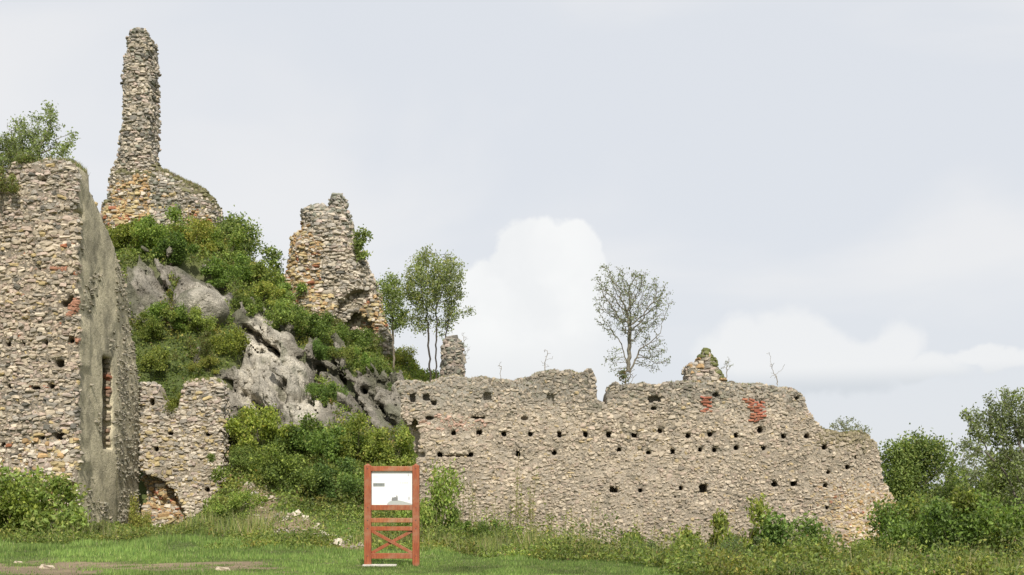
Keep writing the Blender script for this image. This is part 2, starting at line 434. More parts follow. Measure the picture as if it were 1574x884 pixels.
def frames(n, rng, jit=.13):
    n = n+rng.normal(0, jit, n.shape); n /= np.linalg.norm(n, axis=1, keepdims=True)
    up = np.tile([0, 0, 1.0], (len(n), 1)); fl = np.abs(n[:, 2]) > .8; up[fl] = [0, 1, 0]
    t = np.cross(up, n); t /= np.linalg.norm(t, axis=1, keepdims=True); b = np.cross(n, t)
    a = rng.normal(0, jit*1.1, len(n))[:, None]
    t2 = t*np.cos(a)+b*np.sin(a); b2 = -t*np.sin(a)+b*np.cos(a)
    return t2, n, b2
def lay_stones(parent, pts, dims, n, tint, rng, depth, proud, nparts=300, vis=None, name='stone', MES=None, SVs=None, m=None, sink=.32, jit=.13):
    MES = MES or STONE_ME; m = m or M_STONE
    N = len(pts); t, nn, b = frames(n, rng, jit)
    hw = np.stack([dims[:, 0]*.5*rng.uniform(.92, 1.16, N), depth*.5*rng.uniform(.8, 1.3, N), dims[:, 2]*.5*rng.uniform(.95, 1.25, N)], 1)
    c = pts+nn*(proud*rng.uniform(-.6, 1.25, N)-depth*sink)[:, None]
    score = hw[:, 0]*hw[:, 2]*(vis if vis is not None else 1)
    order = np.argsort(-score); top = order[:nparts]; rest = order[nparts:]
    var = rng.integers(0, len(MES), N); sg = np.where(rng.random(N) < .5, 1.0, -1.0)
    for i in top:
        o = bpy.data.objects.new(name, MES[var[i]]); COL.objects.link(o); o.parent = parent
        M = Matrix(((t[i, 0]*hw[i, 0]*sg[i], nn[i, 0]*hw[i, 1]*sg[i], b[i, 0]*hw[i, 2], 0), (t[i, 1]*hw[i, 0]*sg[i], nn[i, 1]*hw[i, 1]*sg[i], b[i, 1]*hw[i, 2], 0),
                    (t[i, 2]*hw[i, 0]*sg[i], nn[i, 2]*hw[i, 1]*sg[i], b[i, 2]*hw[i, 2], 0), (0, 0, 0, 1)))
        M.translation = Vector(c[i]); o.matrix_local = M
        o.color = (*tint[i], 1)
    if len(rest):
        V = np.stack(SV)[var[rest] % len(SV)]
        Vw = c[rest][:, None]+V[..., :1]*(hw[rest, 0]*sg[rest])[:, None, None]*t[rest][:, None]+V[..., 1:2]*(hw[rest, 1]*sg[rest])[:, None, None]*nn[rest][:, None]+V[..., 2:]*hw[rest, 2][:, None, None]*b[rest][:, None]
        Fs = (SF[None]+(np.arange(len(rest))*26)[:, None, None]).reshape(-1, 4)
        o = link('small_stones' if name == 'stone' else 'small_bricks', mesh('small_stones', Vw.reshape(-1, 3), Fs, m, np.repeat(tint[rest], 26, 0)), parent)
        o['kind'] = 'stuff'
def ruin(name, label, cat, F, base, w, h, depth, proud, tintfn, mortar, modes='FLRT', keep=None, holes=(), Yh=44, seed=1, gap=.06, bricks=(), nparts=300, smooth=True, zj=.12, jit=.13):
    rng = np.random.default_rng(seed)
    root = tag(empty(name), label, cat)
    V, Q = F.nets(); 
    mt = mortar(V) if callable(mortar) else np.tile(mortar, (len(V), 1))
    mt = mt*(1+.22*fbm(V[:, 0], V[:, 1], V[:, 2], .9, 3, seed+5)[:, None])
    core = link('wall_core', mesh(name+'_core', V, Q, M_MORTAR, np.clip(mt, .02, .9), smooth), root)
    lo, hi = F.lo, np.array([a[-1] for a in F.ax])
    LP, LD, LN = [], [], []
    for md in modes:
        p, d, n = stations(F, rng, md, lo, hi, w, h, zj)
        if md == 'T': d = d[:, [0, 1, 2]].copy(); d[:, 2] = d[:, 1]
        LP.append(p); LD.append(d); LN.append(n)
    p, d, n = np.vstack(LP), np.vstack(LD), np.vstack(LN)
    patch = fbm(p[:, 0], p[:, 1], p[:, 2], 1.3, 3, seed+40)
    ok = rng.random(len(p)) > gap*np.clip(1+2.2*patch, .25, 3.2)
    d = d*(1-.18*np.clip(fbm(p[:, 0], p[:, 1], p[:, 2], 2.1, 2, seed+60), -1, 1))[:, None]
    if name == 'corner_ruin':
        sd = (n[:, 0] > .5) & (p[:, 1] > YL+.3); d[sd] *= .62; ok &= ~(sd & (rng.random(len(p)) < .35))
    for hx, hz, rx, rz in holes:
        ok &= ~((np.abs(p[:, 0]-hx) < rx+d[:, 0]*.25) & (np.abs(p[:, 2]-hz) < rz+d[:, 2]*.25) & (p[:, 1] > lo[1]))
    if keep is not None: ok &= keep(p, n, rng)
    for bx, bz, rx, rz in bricks: ok &= ~((np.abs(p[:, 0]-bx) < rx) & (np.abs(p[:, 2]-bz) < rz))
    ok &= p[:, 2] > H(p[:, 0], p[:, 1])-.3
    p, d, n = p[ok], d[ok], n[ok]
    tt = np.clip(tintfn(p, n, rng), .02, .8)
    px, _ = pxof(p[:, 0], p[:, 1], p[:, 2])
    vis = np.where((n[:, 1] < -.3) & (px > -5) & (px < 1580), 1.0, .15)
    lay_stones(root, p, d, n, tt, rng, depth, proud, nparts, vis, jit=jit)
    # small chips wedged into the mortar between the stones
    cp, cd, cn = stations(F, rng, 'F', lo, hi, w*.5, h*.62)
    ok = rng.random(len(cp)) > .35
    for hx, hz, rx, rz in holes: ok &= ~((np.abs(cp[:, 0]-hx) < rx) & (np.abs(cp[:, 2]-hz) < rz))
    if keep is not None: ok &= keep(cp, cn, rng)
    for bx, bz, rx, rz in bricks: ok &= ~((np.abs(cp[:, 0]-bx) < rx) & (np.abs(cp[:, 2]-bz) < rz))
    ok &= cp[:, 2] > H(cp[:, 0], cp[:, 1])-.2
    cp, cd, cn = cp[ok], cd[ok], cn[ok]; t_, n_, b_ = frames(cn, rng, .3); c8 = np.array([(a, b, c) for a in (-1, 1) for b in (-1, 1) for c in (-1, 1)], float)
    V8 = c8[None]*(1+rng.uniform(-.35, .15, (len(cp), 8, 1)))
    e = np.stack([cd[:, 0]*.42, np.full(len(cp), h*.35), cd[:, 2]*.45], 1)
    cc_ = cp-n_*(h*.24-proud*.25*rng.uniform(-1, 1, (len(cp), 1)))
    VV = cc_[:, None]+V8[..., :1]*(e[:, 0:1]*t_)[:, None]+V8[..., 1:2]*(e[:, 1:2]*n_)[:, None]+V8[..., 2:]*(e[:, 2:3]*b_)[:, None]
    f8 = np.array([(0, 1, 3, 2), (4, 6, 7, 5), (0, 4, 5, 1), (2, 3, 7, 6), (0, 2, 6, 4), (1, 5, 7, 3)])
    ct = np.clip(tintfn(cp, cn, rng)*.92, .02, .8)
    o = link('stone_chips', mesh('stone_chips', VV.reshape(-1, 3), (f8[None]+(np.arange(len(cp))*8)[:, None, None]).reshape(-1, 4), M_STONE, np.repeat(ct, 8, 0)), root); o['kind'] = 'stuff'
    if bricks:
        BP = []
        for bx, bz, rx, rz in bricks:
            z = bz-rz; r = 0
            while z < bz+rz:
                x = bx-rx+(r % 2)*.1
                while x < bx+rx:
                    if rng.random() > .05+.30*(abs(x-bx)/rx > .8): BP.append((x+rng.normal(0, .01), z+rng.normal(0, .008)))
                    x += .23
                z += .082; r += 1
        BP = np.array(BP); q = np.stack([BP[:, 0], np.full(len(BP), lo[1]), BP[:, 1]], 1)
        T = np.arange(lo[1], hi[1], F.st*.5); yy = np.full(len(q), np.nan)
        for t_ in T:
            q[:, 1] = t_; mm = (F(q) < 0) & np.isnan(yy); yy[mm] = t_
        g_ = ~np.isnan(yy); q[:, 1] = yy; q = q[g_]
        bt = np.array([.37, .145, .09])*rng.uniform(.7, 1.25, (len(q), 1))*rng.uniform(.92, 1.08, (len(q), 3))
        lay_stones(root, q, np.tile([.215, 0, .062], (len(q), 1)), np.tile([0, -1.0, 0], (len(q), 1)), bt, rng, .14, .03, 300, None, 'brick', BRICK_ME, None, M_BRICK, .0)
    return root
def px_poly(pts, Y): return [((x-CX)/FPX*Y, EYE+(HY-y)/FPX*Y) for x, y in pts]
def slab(poly, y0, y1, X, Y, Z, rnd=0.0):
    d2 = polysd(poly, *np.broadcast_arrays(X[:, 0, :], Z[:, 0, :]))[:, None, :]
    yc, t = (y0+y1)/2, (y1-y0)/2
    if rnd: t = t*np.sqrt(np.clip(-d2/rnd, 0.0, 1)*.86+.14)
    return np.maximum(d2, np.abs(Y-yc)-t)
def hbox(X, Y, Z, cx, cy, cz, rx, ry, rz):
    return np.maximum(np.maximum(np.abs(X-cx)-rx, np.abs(Y-cy)-ry), np.abs(Z-cz)-rz)
def holes_px(lst, Y, s=5.0):
    o = []
    for q in lst:
        px, py = q[:2]; rx = (q[2] if len(q) > 2 else s)/FPX*Y; rz = (q[3] if len(q) > 3 else s)/FPX*Y
        w = W(px, py, Y); o.append((w[0], w[2], rx, rz))
    return o

# ------------------------------------------------------------------ long curtain wall on the right
YW = 44.0
top = [(612, 590), (640, 586), (665, 584), (700, 580), (735, 579), (762, 583), (790, 582), (812, 579), (822, 572), (850, 571), (872, 569), (893, 574), (900, 566), (907, 564), (914, 572),
       (916, 592), (919, 613), (931, 621), (932, 598), (942, 587), (960, 590), (985, 587), (1012, 592), (1040, 587), (1075, 589), (1110, 589), (1135, 592), (1165, 591), (1195, 592), (1217, 595),
       (1231, 606), (1238, 622), (1247, 634), (1256, 646), (1270, 660), (1290, 667), (1312, 662), (1335, 665), (1350, 682), (1356, 702), (1365, 735), (1375, 765), (1386, 790), (1393, 812), (1390, 840), (1384, 900),
       (1384, 960), (640, 960), (640, 740), (643, 708), (634, 690), (632, 668), (622, 640), (622, 612)]
polyW = px_poly(top, YW)
row1 = [(697, 666), (736, 665), (774, 667), (815, 668), (860, 668), (900, 668), (936, 668), (975, 669), (1015, 662, 5, 7), (1057, 669), (1092, 668), (1130, 669), (1168, 661), (1204, 671), (1240, 670), (1267, 687)]
row2 = [(642, 699, 4, 4), (650, 699, 4, 4), (676, 699), (724, 699), (796, 697), (852, 696, 4, 6), (952, 691, 6, 5), (997, 695), (1034, 694), (1076, 691, 7, 4), (1098, 692), (1131, 688, 4, 4), (1173, 689, 5, 6)]
row3 = [(943, 753, 6, 4), (984, 754), (1046, 750, 4, 4), (1080, 751, 6, 6), (1190, 744, 5, 4), (1220, 744, 5, 4), (1269, 746), (1304, 718), (822, 756, 3, 3), (1061, 830), (1274, 726, 3, 3), (1316, 703, 3, 3), (1038, 764, 3, 3), (1012, 829, 3, 3), (1166, 793, 4, 3), (1272, 781, 3, 3)]
misc = [(846, 614, 6, 8), (749, 610, 6, 7), (1006, 614, 10, 5), (655, 611, 6, 5), (634, 612, 4, 7), (640, 670, 6, 5), (735, 642, 12, 2.2), (700, 701, 26, 1.3), (806, 643, 7, 3), (660, 643, 7, 3), (1005, 628, 5, 3), (1100, 607, 4, 4), (1170, 618, 3, 3), (667, 620, 4, 4), (955, 597, 4, 4), (1225, 612, 4, 3)]
HW = holes_px([q[:2] for q in row1], YW, 4.1)+holes_px([q[:2] for q in row2], YW, 3.9)+holes_px(row3, YW, 3.7)
HM = holes_px(misc, YW)
def fW(X, Y, Z):
    px = CX+X*FPX/YW
    off = .35*fbm(X, 0, Z, 3.5, 2, 51)
    bat = .5*sstep(3.0, -1.0, Z)*sstep(8, 13, X)-.35*sstep(12.0, 13.4, X)
    y0 = YW-off*.5-bat; y1 = YW+1.5
    p2 = polysd(polyW, *np.broadcast_arrays(X[:, 0, :], Z[:, 0, :]))[:, None, :]
    p2 = p2+.10*fbm(X, 3, Z, .5, 3, 52)
    f = np.maximum(p2, np.maximum(y0-Y, Y-y1))+.045*fbm(X, Y, Z, .55, 2, 53)
    NZ = .018*fbm(X, 0, Z, .25, 2, 58)
    for hx, hz, rx, rz in HW: f = np.maximum(f, -(hbox(X, Y, Z, hx, YW-.3, hz, rx, 1.0, rz)+NZ))
    for hx, hz, rx, rz in HM: f = np.maximum(f, -hbox(X, Y, Z, hx, YW-.45, hz, rx, .8, rz))
    # undercut at the ragged left end
    e = np.sqrt(((X-W(637, 0, YW)[0])/.22)**2+((Z-W(0, 676, YW)[2])/.75)**2)-1
    f = np.maximum(f, -np.maximum(e*.25, np.abs(Y-YW+.1)-.75))
    return f
FW = Field((-4.4, YW-1.3, -2.2), (14.6, YW+2.0, 6.9), .085, fW)
def tW(p, n, rng):
    N = len(p); px, py = pxof(p[:, 0], YW, p[:, 2])
    a = pick(N, dict(pale=3, beige=5, grey=3.2, pink=1.6, dark=.5, yellow=.5), rng)
    tp = pick(N, dict(grey=4, lich=2, beige=2, dark=1.5), rng)
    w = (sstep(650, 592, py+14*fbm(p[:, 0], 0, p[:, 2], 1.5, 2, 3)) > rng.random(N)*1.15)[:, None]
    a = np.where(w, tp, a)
    r = pick(N, dict(pale=4, yellow=3, ochre=1.6, pink=2, rust=.3), rng)
    w = (sstep(1215, 1300, px+25*fbm(p[:, 0], 0, p[:, 2], 1.5, 2, 4))*sstep(715, 775, py)*1.15 > rng.random(N))[:, None]
    a = np.where(w, r, a)
    w = ((np.hypot((px-700)/50, (py-650)/14) < 1) & (rng.random(N) < .3))[:, None]
    a = np.where(w, np.array(PAL['pink'])*[1.1, .85, .8], a)
    mo = (sstep(1250, 1275, px)*sstep(700, 668, py) > rng.random(N))[:, None]
    a = np.where(mo, np.array([.20, .18, .10])*rng.uniform(.7, 1.5, (N, 1)), a)
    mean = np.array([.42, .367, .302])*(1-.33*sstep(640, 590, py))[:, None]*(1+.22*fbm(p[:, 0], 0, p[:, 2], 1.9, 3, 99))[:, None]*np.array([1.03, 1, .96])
    keepc = (.68+.4*sstep(1255, 1320, px)*sstep(730, 780, py))[:, None]
    return (a*keepc+mean*(1-keepc))*np.array([.985, .96, .925])
def mW(V):
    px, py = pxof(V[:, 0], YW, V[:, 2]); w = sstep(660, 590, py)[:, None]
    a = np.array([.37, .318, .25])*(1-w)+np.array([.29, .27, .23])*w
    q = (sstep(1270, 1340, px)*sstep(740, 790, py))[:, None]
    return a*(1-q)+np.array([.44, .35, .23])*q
bW = [(*W(1087, 621, YW)[[0, 2]], .16, .26), (*W(1164, 632, YW)[[0, 2]], .25, .34), (*W(1150, 617, YW)[[0, 2]], .12, .10)]
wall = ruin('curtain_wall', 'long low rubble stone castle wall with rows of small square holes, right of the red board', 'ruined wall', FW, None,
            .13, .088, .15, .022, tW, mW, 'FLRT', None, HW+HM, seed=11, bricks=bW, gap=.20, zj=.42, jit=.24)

# ------------------------------------------------------------------ tall ruin at the left edge
XL, YL = -15.84, 45.0
polyF = px_poly([(-120, 300), (-40, 290), (-5, 280), (8, 262), (25, 251), (60, 249), (90, 246), (112, 249), (119, 256), (119, 960), (-120, 960)], YL)
def ysd(px): return -XL*FPX/(CX-px)
sidep = [(118, 256), (128, 268), (138, 288), (150, 314), (160, 340), (167, 352), (176, 380), (186, 402), (194, 428), (199, 450), (202, 480), (207, 510), (213, 545), (216, 575), (218, 590), (218, 960)]
polyS = [(ysd(x), EYE+(HY-y)/FPX*ysd(x)) for x, y in sidep]+[(YL, -3), (YL, 13.6)]
HLF = holes_px([(12, 529), (36, 529), (71, 527), (98, 537, 3, 3), (92, 559, 7, 6), (101, 467, 6, 5), (109, 457, 4, 3), (15, 594, 4, 4), (80, 594, 5, 4), (56, 597, 7, 2.5), (90, 671, 7, 6), (64, 673, 3.5, 4), (108, 523, 5, 4), (74, 555, 3, 3), (4, 683, 4, 5), (112, 745, 4, 5), (66, 278, 5, 3), (20, 272, 4, 4), (115, 325, 5, 3), (50, 685, 3, 3), (30, 620, 2.5, 2.5), (60, 412, 3, 3)], YL, 4)
slotY = (ysd(158.5), ysd(173)); slotZ = (W(0, 690, 48.4)[2], W(0, 549, 48.4)[2])
def fL(X, Y, Z):
    pf = polysd(polyF, *np.broadcast_arrays(X[:, 0, :], Z[:, 0, :]))[:, None, :]
    pf = pf+.08*fbm(X, 3, Z, .6, 2, 62)
    front = np.maximum(pf, np.maximum(YL-.12*fbm(X, 0, Z, 2.5, 2, 66)-Y, Y-YL-1.3))
    ps = polysd(polyS, *np.broadcast_arrays(Y[0, :, :], Z[0, :, :]))[None, :, :]
    ps = ps+.10*fbm(3, Y, Z, .7, 2, 63)
    th = .10*sstep(49.3, 50.6, Y+.5*fbm(0, Y, Z, 2, 2, 64))
    side = np.maximum(ps, np.maximum(X-XL+th, XL-1.5-X))
    f = np.minimum(front, side)+.014*fbm(X, Y, Z, .5, 3, 65)+.03*(fbm(3, Y, Z, 1.1, 3, 68) > .45)*(Y > YL+.5)
    for hx, hz, rx, rz in HLF: f = np.maximum(f, -hbox(X, Y, Z, hx, YL-.3, hz, rx, .95, rz))
    yw = .12*fbm(0, 0, Z, .5, 2, 67)
    f = np.maximum(f, -hbox(X, Y, Z, XL, (slotY[0]+slotY[1])/2+yw*.6, (slotZ[0]+slotZ[1])/2, 1.1, (slotY[1]-slotY[0])/2, (slotZ[1]-slotZ[0])/2))
    return f
FL = Field((-25, YL-.7, -1.6), (XL+.7, 53.6, 14.6), .12, fL)
def keepL(p, n, rng):
    side = (n[:, 0] > .5) & (p[:, 0] > XL-.4)
    rubble = (p[:, 1] > 49.5+.9*fbm(0, p[:, 1], p[:, 2], 2, 3, 64)) | (p[:, 1] < YL+.16)
    inslot = (p[:, 1] > slotY[0]-.25) & (p[:, 1] < slotY[1]+.05) & (p[:, 2] < slotZ[1]) & (p[:, 2] > slotZ[0])
    rubble |= fbm(3, p[:, 1], p[:, 2], 1.1, 3, 68) > .52
    return ~side | (rubble & ~inslot)
def tL(p, n, rng):
    N = len(p); px, py = pxof(p[:, 0], YL, p[:, 2])
    a = pick(N, dict(pale=2, beige=6, grey=2.4, pink=2.4, yellow=.6, dark=.8, rust=.12), rng)*[.95, .92, .88]
    tp = pick(N, dict(grey=4, beige=3, pink=2, dark=1), rng)
    w = (sstep(380, 270, py) > rng.random(N)*1.2)[:, None]; a = np.where(w, tp, a)
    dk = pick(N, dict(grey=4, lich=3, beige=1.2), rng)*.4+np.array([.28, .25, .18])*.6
    w = (((py > 500) & (rng.random(N) < sstep(520, 640, py)*.5*(py < 660))))[:, None]; a = np.where(w, tp, a)
    low_ = pick(N, dict(pale=4, ochre=1.5, yellow=2, pink=2), rng)
    w = ((py > 672) & (rng.random(N) < .75))[:, None]; a = np.where(w, low_, a)
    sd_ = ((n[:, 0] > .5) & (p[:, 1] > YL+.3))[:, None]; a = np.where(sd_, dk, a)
    red = ((px > 104) & (px < 121) & (np.abs(py-472) < 14)) | ((px > 55) & (np.abs(py-414) < 3.5) & (rng.random(N) < .5)) | ((px > 104) & (np.abs(py-523) < 6))
    return np.where(red[:, None] & (n[:, 1:2] < -.3), np.array([.37, .19, .125]), a)
def mL(V):
    a = np.tile([.25, .212, .165], (len(V), 1)); sd_ = (sstep(YL+.05, YL+.2, V[:, 1])*sstep(XL-.5, XL-.2, V[:, 0]))[:, None]  # front mortar tone darkened to paint in the shadowed gaps between stones
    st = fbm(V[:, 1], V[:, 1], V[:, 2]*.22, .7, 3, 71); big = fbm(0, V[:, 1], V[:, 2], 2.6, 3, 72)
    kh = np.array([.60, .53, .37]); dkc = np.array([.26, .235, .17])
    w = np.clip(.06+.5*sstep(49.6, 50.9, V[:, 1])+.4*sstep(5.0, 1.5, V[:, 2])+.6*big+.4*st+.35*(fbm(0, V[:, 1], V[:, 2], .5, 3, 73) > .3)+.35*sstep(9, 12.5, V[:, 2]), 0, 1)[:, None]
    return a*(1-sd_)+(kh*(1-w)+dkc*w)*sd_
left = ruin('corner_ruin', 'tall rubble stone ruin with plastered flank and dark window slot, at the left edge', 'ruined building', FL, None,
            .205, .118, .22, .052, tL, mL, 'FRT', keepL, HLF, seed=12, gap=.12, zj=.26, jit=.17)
# red brick jamb of the slot
rngj = np.random.default_rng(5); BQ = []
z = slotZ[0]
while z < slotZ[1]+.15:
    if rngj.random() < .8: BQ.append((XL-.12, slotY[1]+.06+rngj.normal(0, .07), z))
    z += .12
BQ = np.array(BQ); lay_stones(left, BQ, np.tile([.34, 0, .10], (len(BQ), 1))*rngj.uniform(.7, 1.3, (len(BQ), 1)), np.tile([1.0, 0, 0], (len(BQ), 1)), np.array([[.40, .17, .10], [.34, .28, .20], [.30, .20, .14]])[rngj.integers(0, 3, len(BQ))]*rngj.uniform(.6, 1.2, (len(BQ), 1)), rngj, .2, .03, 300, None, 'brick', BRICK_ME, None, M_BRICK)

# ------------------------------------------------------------------ low wall joined to it
YA = 53.0
polyA = px_poly([(214, 590), (230, 588), (242, 594), (250, 610), (258, 628), (270, 631), (276, 615), (279, 592), (290, 585), (312, 583), (328, 585), (341, 590), (342, 620), (341, 700), (344, 738), (338, 752), (332, 765), (330, 790), (334, 812), (330, 830), (322, 900), (214, 900)], YA)
arch = px_poly([(206, 722), (222, 728), (240, 734), (256, 746), (268, 760), (278, 776), (286, 792), (289, 806), (284, 830), (280, 900), (200, 900)], YA)
HA = holes_px([(240, 690, 4, 4), (318, 753, 4, 4), (234, 618, 4, 5), (262, 667, 5, 3), (318, 668, 4, 3)], YA)
def fA(X, Y, Z):
    p2 = polysd(polyA, *np.broadcast_arrays(X[:, 0, :], Z[:, 0, :]))[:, None, :]+.08*fbm(X, 3, Z, .6, 3, 82)
    f = np.maximum(p2, np.maximum(YA-Y+.06*fbm(X, 0, Z, 1.2, 2, 83), Y-YA-1.3))
    ar = polysd(arch, *np.broadcast_arrays(X[:, 0, :], Z[:, 0, :]))[:, None, :]+.1*fbm(X, 1, Z, .5, 2, 84)
    rec = np.maximum(ar, Y-(YA+.55+.45*sstep(.3, 1.6, Z)+.3*fbm(X, 0, Z, .6, 2, 85)-.25))
    f = np.maximum(f, -rec)
    for hx, hz, rx, rz in HA: f = np.maximum(f, -hbox(X, Y, Z, hx, YA-.3, hz, rx, .95, rz))
    return f
FA = Field((-16.2, YA-.6, -1.4), (-12.0, YA+1.9, 7.2), .10, fA)
def tA(p, n, rng):
    N = len(p); px, py = pxof(p[:, 0], YA, p[:, 2])
    a = pick(N, dict(pale=5, beige=3, yellow=2.4, pink=1.5, grey=1.2), rng)
    g_ = pick(N, dict(grey=4, beige=3, pink=2, dark=.6), rng)
    a = np.where((sstep(660, 590, py) > rng.random(N)*1.1)[:, None], g_, a)
    b = pick(N, dict(ochre=4, yellow=2, rust=.8, pale=2, dark=.8), rng)
    return np.where(((p[:, 1] > YA+.22) & (py > 715))[:, None], b, a)
annex = ruin('annex_wall', 'lower pale rubble wall with a broken arch recess at its foot, beside the dark plastered flank', 'ruined wall', FA, None,
             .215, .122, .20, .048, tA, np.array([.30, .255, .19]), 'FRLT', None, HA, seed=13, gap=.10, zj=.26, jit=.17)

# ------------------------------------------------------------------ tower stumps on the hill
def tower_field(poly_px, Y, T, rnd, step, seed, amp=.16, extra=None):
    poly = px_poly(poly_px, Y+T*.85); P_ = np.array(poly)
    def f(X, Yc, Z):
        d = slab(poly, Y-.0, Y+2*T, X, Yc, Z, rnd)
        if extra is not None: d = extra(d, X, Yc, Z)
        return d+.19+amp*fbm(X, Yc, Z, 1.3, 3, seed)+amp*.35*vn(X/.28, Yc/.28, Z/.28, seed+3)
    return Field((P_[:, 0].min()-.7, Y-.9, P_[:, 1].min()), (P_[:, 0].max()+.7, Y+2*T+.9, P_[:, 1].max()+.7), step, f)
def lit_top(py, a, b): return sstep(b, a, py)
# needle with its broad foot
YF = 74.0
needle = [(196, 62), (203, 50), (212, 42), (222, 42), (232, 48), (239, 60), (241, 80), (240, 100), (243, 104), (241, 120), (241, 180), (241, 235), (242, 250), (252, 262), (266, 268), (282, 273), (298, 279), (312, 286), (322, 297), (330, 310), (338, 322), (342, 340),
          (338, 360), (338, 400), (165, 400), (155, 340), (156, 312), (167, 306), (169, 290), (172, 272), (178, 252), (186, 232), (185, 205), (190, 190), (189, 170), (191, 150), (189, 128), (192, 110), (192, 92), (197, 80)]
def exN(d, X, Y, Z):   # keep the needle itself slimmer than its foot
    zc = W(0, 262, YF)[2]
    return np.maximum(d, np.where(Z > zc, np.abs(Y-YF-1.7)-1.15, -9)+0*d)
FN = tower_field(needle, YF, 2.0, .9, .15, 91, .13, exN)
def tN(p, n, rng):
    N = len(p); px, py = pxof(p[:, 0], YF+1.7, p[:, 2])
    a = pick(N, dict(pale=1.2, beige=4.5, grey=4, pink=1.5, dark=1.6, lich=1), rng)
    a = np.where((sstep(80, 45, py) > rng.random(N))[:, None], pick(N, dict(lich=3, grey=3, dark=1), rng), a)
    o = pick(N, dict(ochre=4, yellow=3, pale=2.5, rust=.7, pink=1), rng)
    e = ellm(px, py, [(225, 315, 55, 45, .2), (312, 350, 30, 40, 0), (185, 350, 40, 40, 0)])+.25*fbm(p[:, 0], 0, p[:, 2], 1.2, 2, 9)
    a = np.where((sstep(0, .4, e)*.9 > rng.random(N))[:, None], o, a)
    m = (n[:, 2] > .45) & (py > 240) & (rng.random(N) < .8)
    a = np.where(m[:, None], np.array([.16, .15, .08])*rng.uniform(.8, 1.4, (N, 1)), a)
    g_ = ellm(px, py, [(262, 305, 20, 40, -.2)])
    return np.where(((g_ > 0) & (rng.random(N) < .8))[:, None], pick(N, dict(grey=4, lich=3, beige=1), rng), a)
ruin('needle_tower', 'tall thin finger of rubble masonry on a broad ochre foot, highest point of the hill', 'ruined tower', FN, None, .26, .145, .30, .085, tN, np.array([.20, .175, .13]), 'FLRT', None, (), seed=14, gap=.13, zj=.25)  # dark core tint stands in for shade in the pits between stones
# middle stump
YM = 67.0
mid = [(459, 333), (461, 322), (468, 315), (480, 313), (495, 315), (505, 318), (508, 306), (514, 299), (520, 295), (528, 301), (532, 312), (537, 324), (542, 336), (543, 348), (546, 362), (556, 380), (566, 400), (574, 418), (581, 436), (586, 460), (593, 482), (599, 502), (606, 524), (606, 570), (440, 570),
       (448, 500), (440, 480), (437, 455), (435, 432), (440, 408), (441, 385), (445, 366), (452, 356), (463, 350)]
def exM(d, X, Y, Z):
    c = W(552, 478, YM); a = np.sqrt(((X-c[0])/1.25)**2+((Z-c[2]+.3)/1.2)**2)-1
    d = np.maximum(d, -np.maximum(a*1.1, Y-(YM+.75)))
    c = W(546, 512, YM); a = np.sqrt(((X-c[0])/.7)**2+((Z-c[2])/1.0)**2)-1
    return np.maximum(d, -np.maximum(a*.6, Y-(YM+1.5)))
FM = tower_field(mid, YM, 1.9, 1.1, .14, 95, .15, exM)
def tM(p, n, rng):
    N = len(p); px, py = pxof(p[:, 0], YM+1.6, p[:, 2])
    a = pick(N, dict(pale=2.5, beige=4.5, grey=3, pink=2, dark=.5), rng)
    a = np.where((sstep(400, 325, py+10*fbm(p[:, 0], 0, p[:, 2], 1, 2, 8)) > rng.random(N)*1.1)[:, None], pick(N, dict(lich=3, grey=4, dark=1.2, beige=1), rng), a)
    o = pick(N, dict(ochre=4.5, yellow=3, pale=3, rust=.8, pink=1), rng)
    e = ellm(px, py, [(462, 420, 48, 80, -.15), (480, 470, 40, 30, .2), (575, 485, 26, 40, 0)])+.25*fbm(p[:, 0], 0, p[:, 2], 1.2, 2, 9)
    return np.where((sstep(0, .35, e)*.9 > rng.random(N))[:, None], o, a)
ruin('tower_stump', 'broad ruined tower stump with ochre left side and small horn on top', 'ruined tower', FM, None, .25, .135, .28, .085, tM, np.array([.21, .18, .13]), 'FLRT', None, (), seed=15, gap=.13, zj=.25)  # core tint kept dark as painted shade in the rubble gaps
# two small remnants behind the curtain wall
Y1 = 60.0
FR1 = tower_field([(676, 548), (677, 528), (682, 517), (692, 513), (704, 513), (712, 518), (717, 532), (718, 550), (714, 575), (714, 600), (672, 600)], Y1, .9, .5, .12, 97, .10)
def tR(p, n, rng): return pick(len(p), dict(beige=3, grey=4, pink=2, dark=1.5, lich=2), rng)*.8
ruin('masonry_remnant', 'small rounded lump of masonry behind the wall, right of the leafy tree', 'ruin fragment', FR1, None, .26, .15, .22, .06, tR, np.array([.27, .24, .20]), 'FLRT', None, (), seed=16)
Y2 = 47.5
FR2 = tower_field([(1045, 572), (1047, 560), (1056, 552), (1066, 553), (1069, 546), (1076, 537), (1083, 530), (1090, 532), (1097, 542), (1104, 548), (1108, 560), (1117, 575), (1127, 594), (1132, 640), (1050, 640), (1048, 590)], Y2, .8, .45, .10, 98, .07)
def tR2(p, n, rng):
    a = pick(len(p), dict(beige=4, grey=3, pink=2, ochre=1), rng); px, py = pxof(p[:, 0], Y2, p[:, 2])
    return np.where(((py < 548) | (px-1085 > (py-545)*.75))[:, None] & (rng.random(len(p)) < .7)[:, None], np.array([.15, .16, .06]), a)
ruin('pointed_remnant', 'pointed mossy-topped masonry fragment rising behind the curtain wall', 'ruin fragment', FR2, None, .22, .13, .18, .045, tR2, np.array([.29, .26, .20]), 'FLRT', None, (), seed=17)

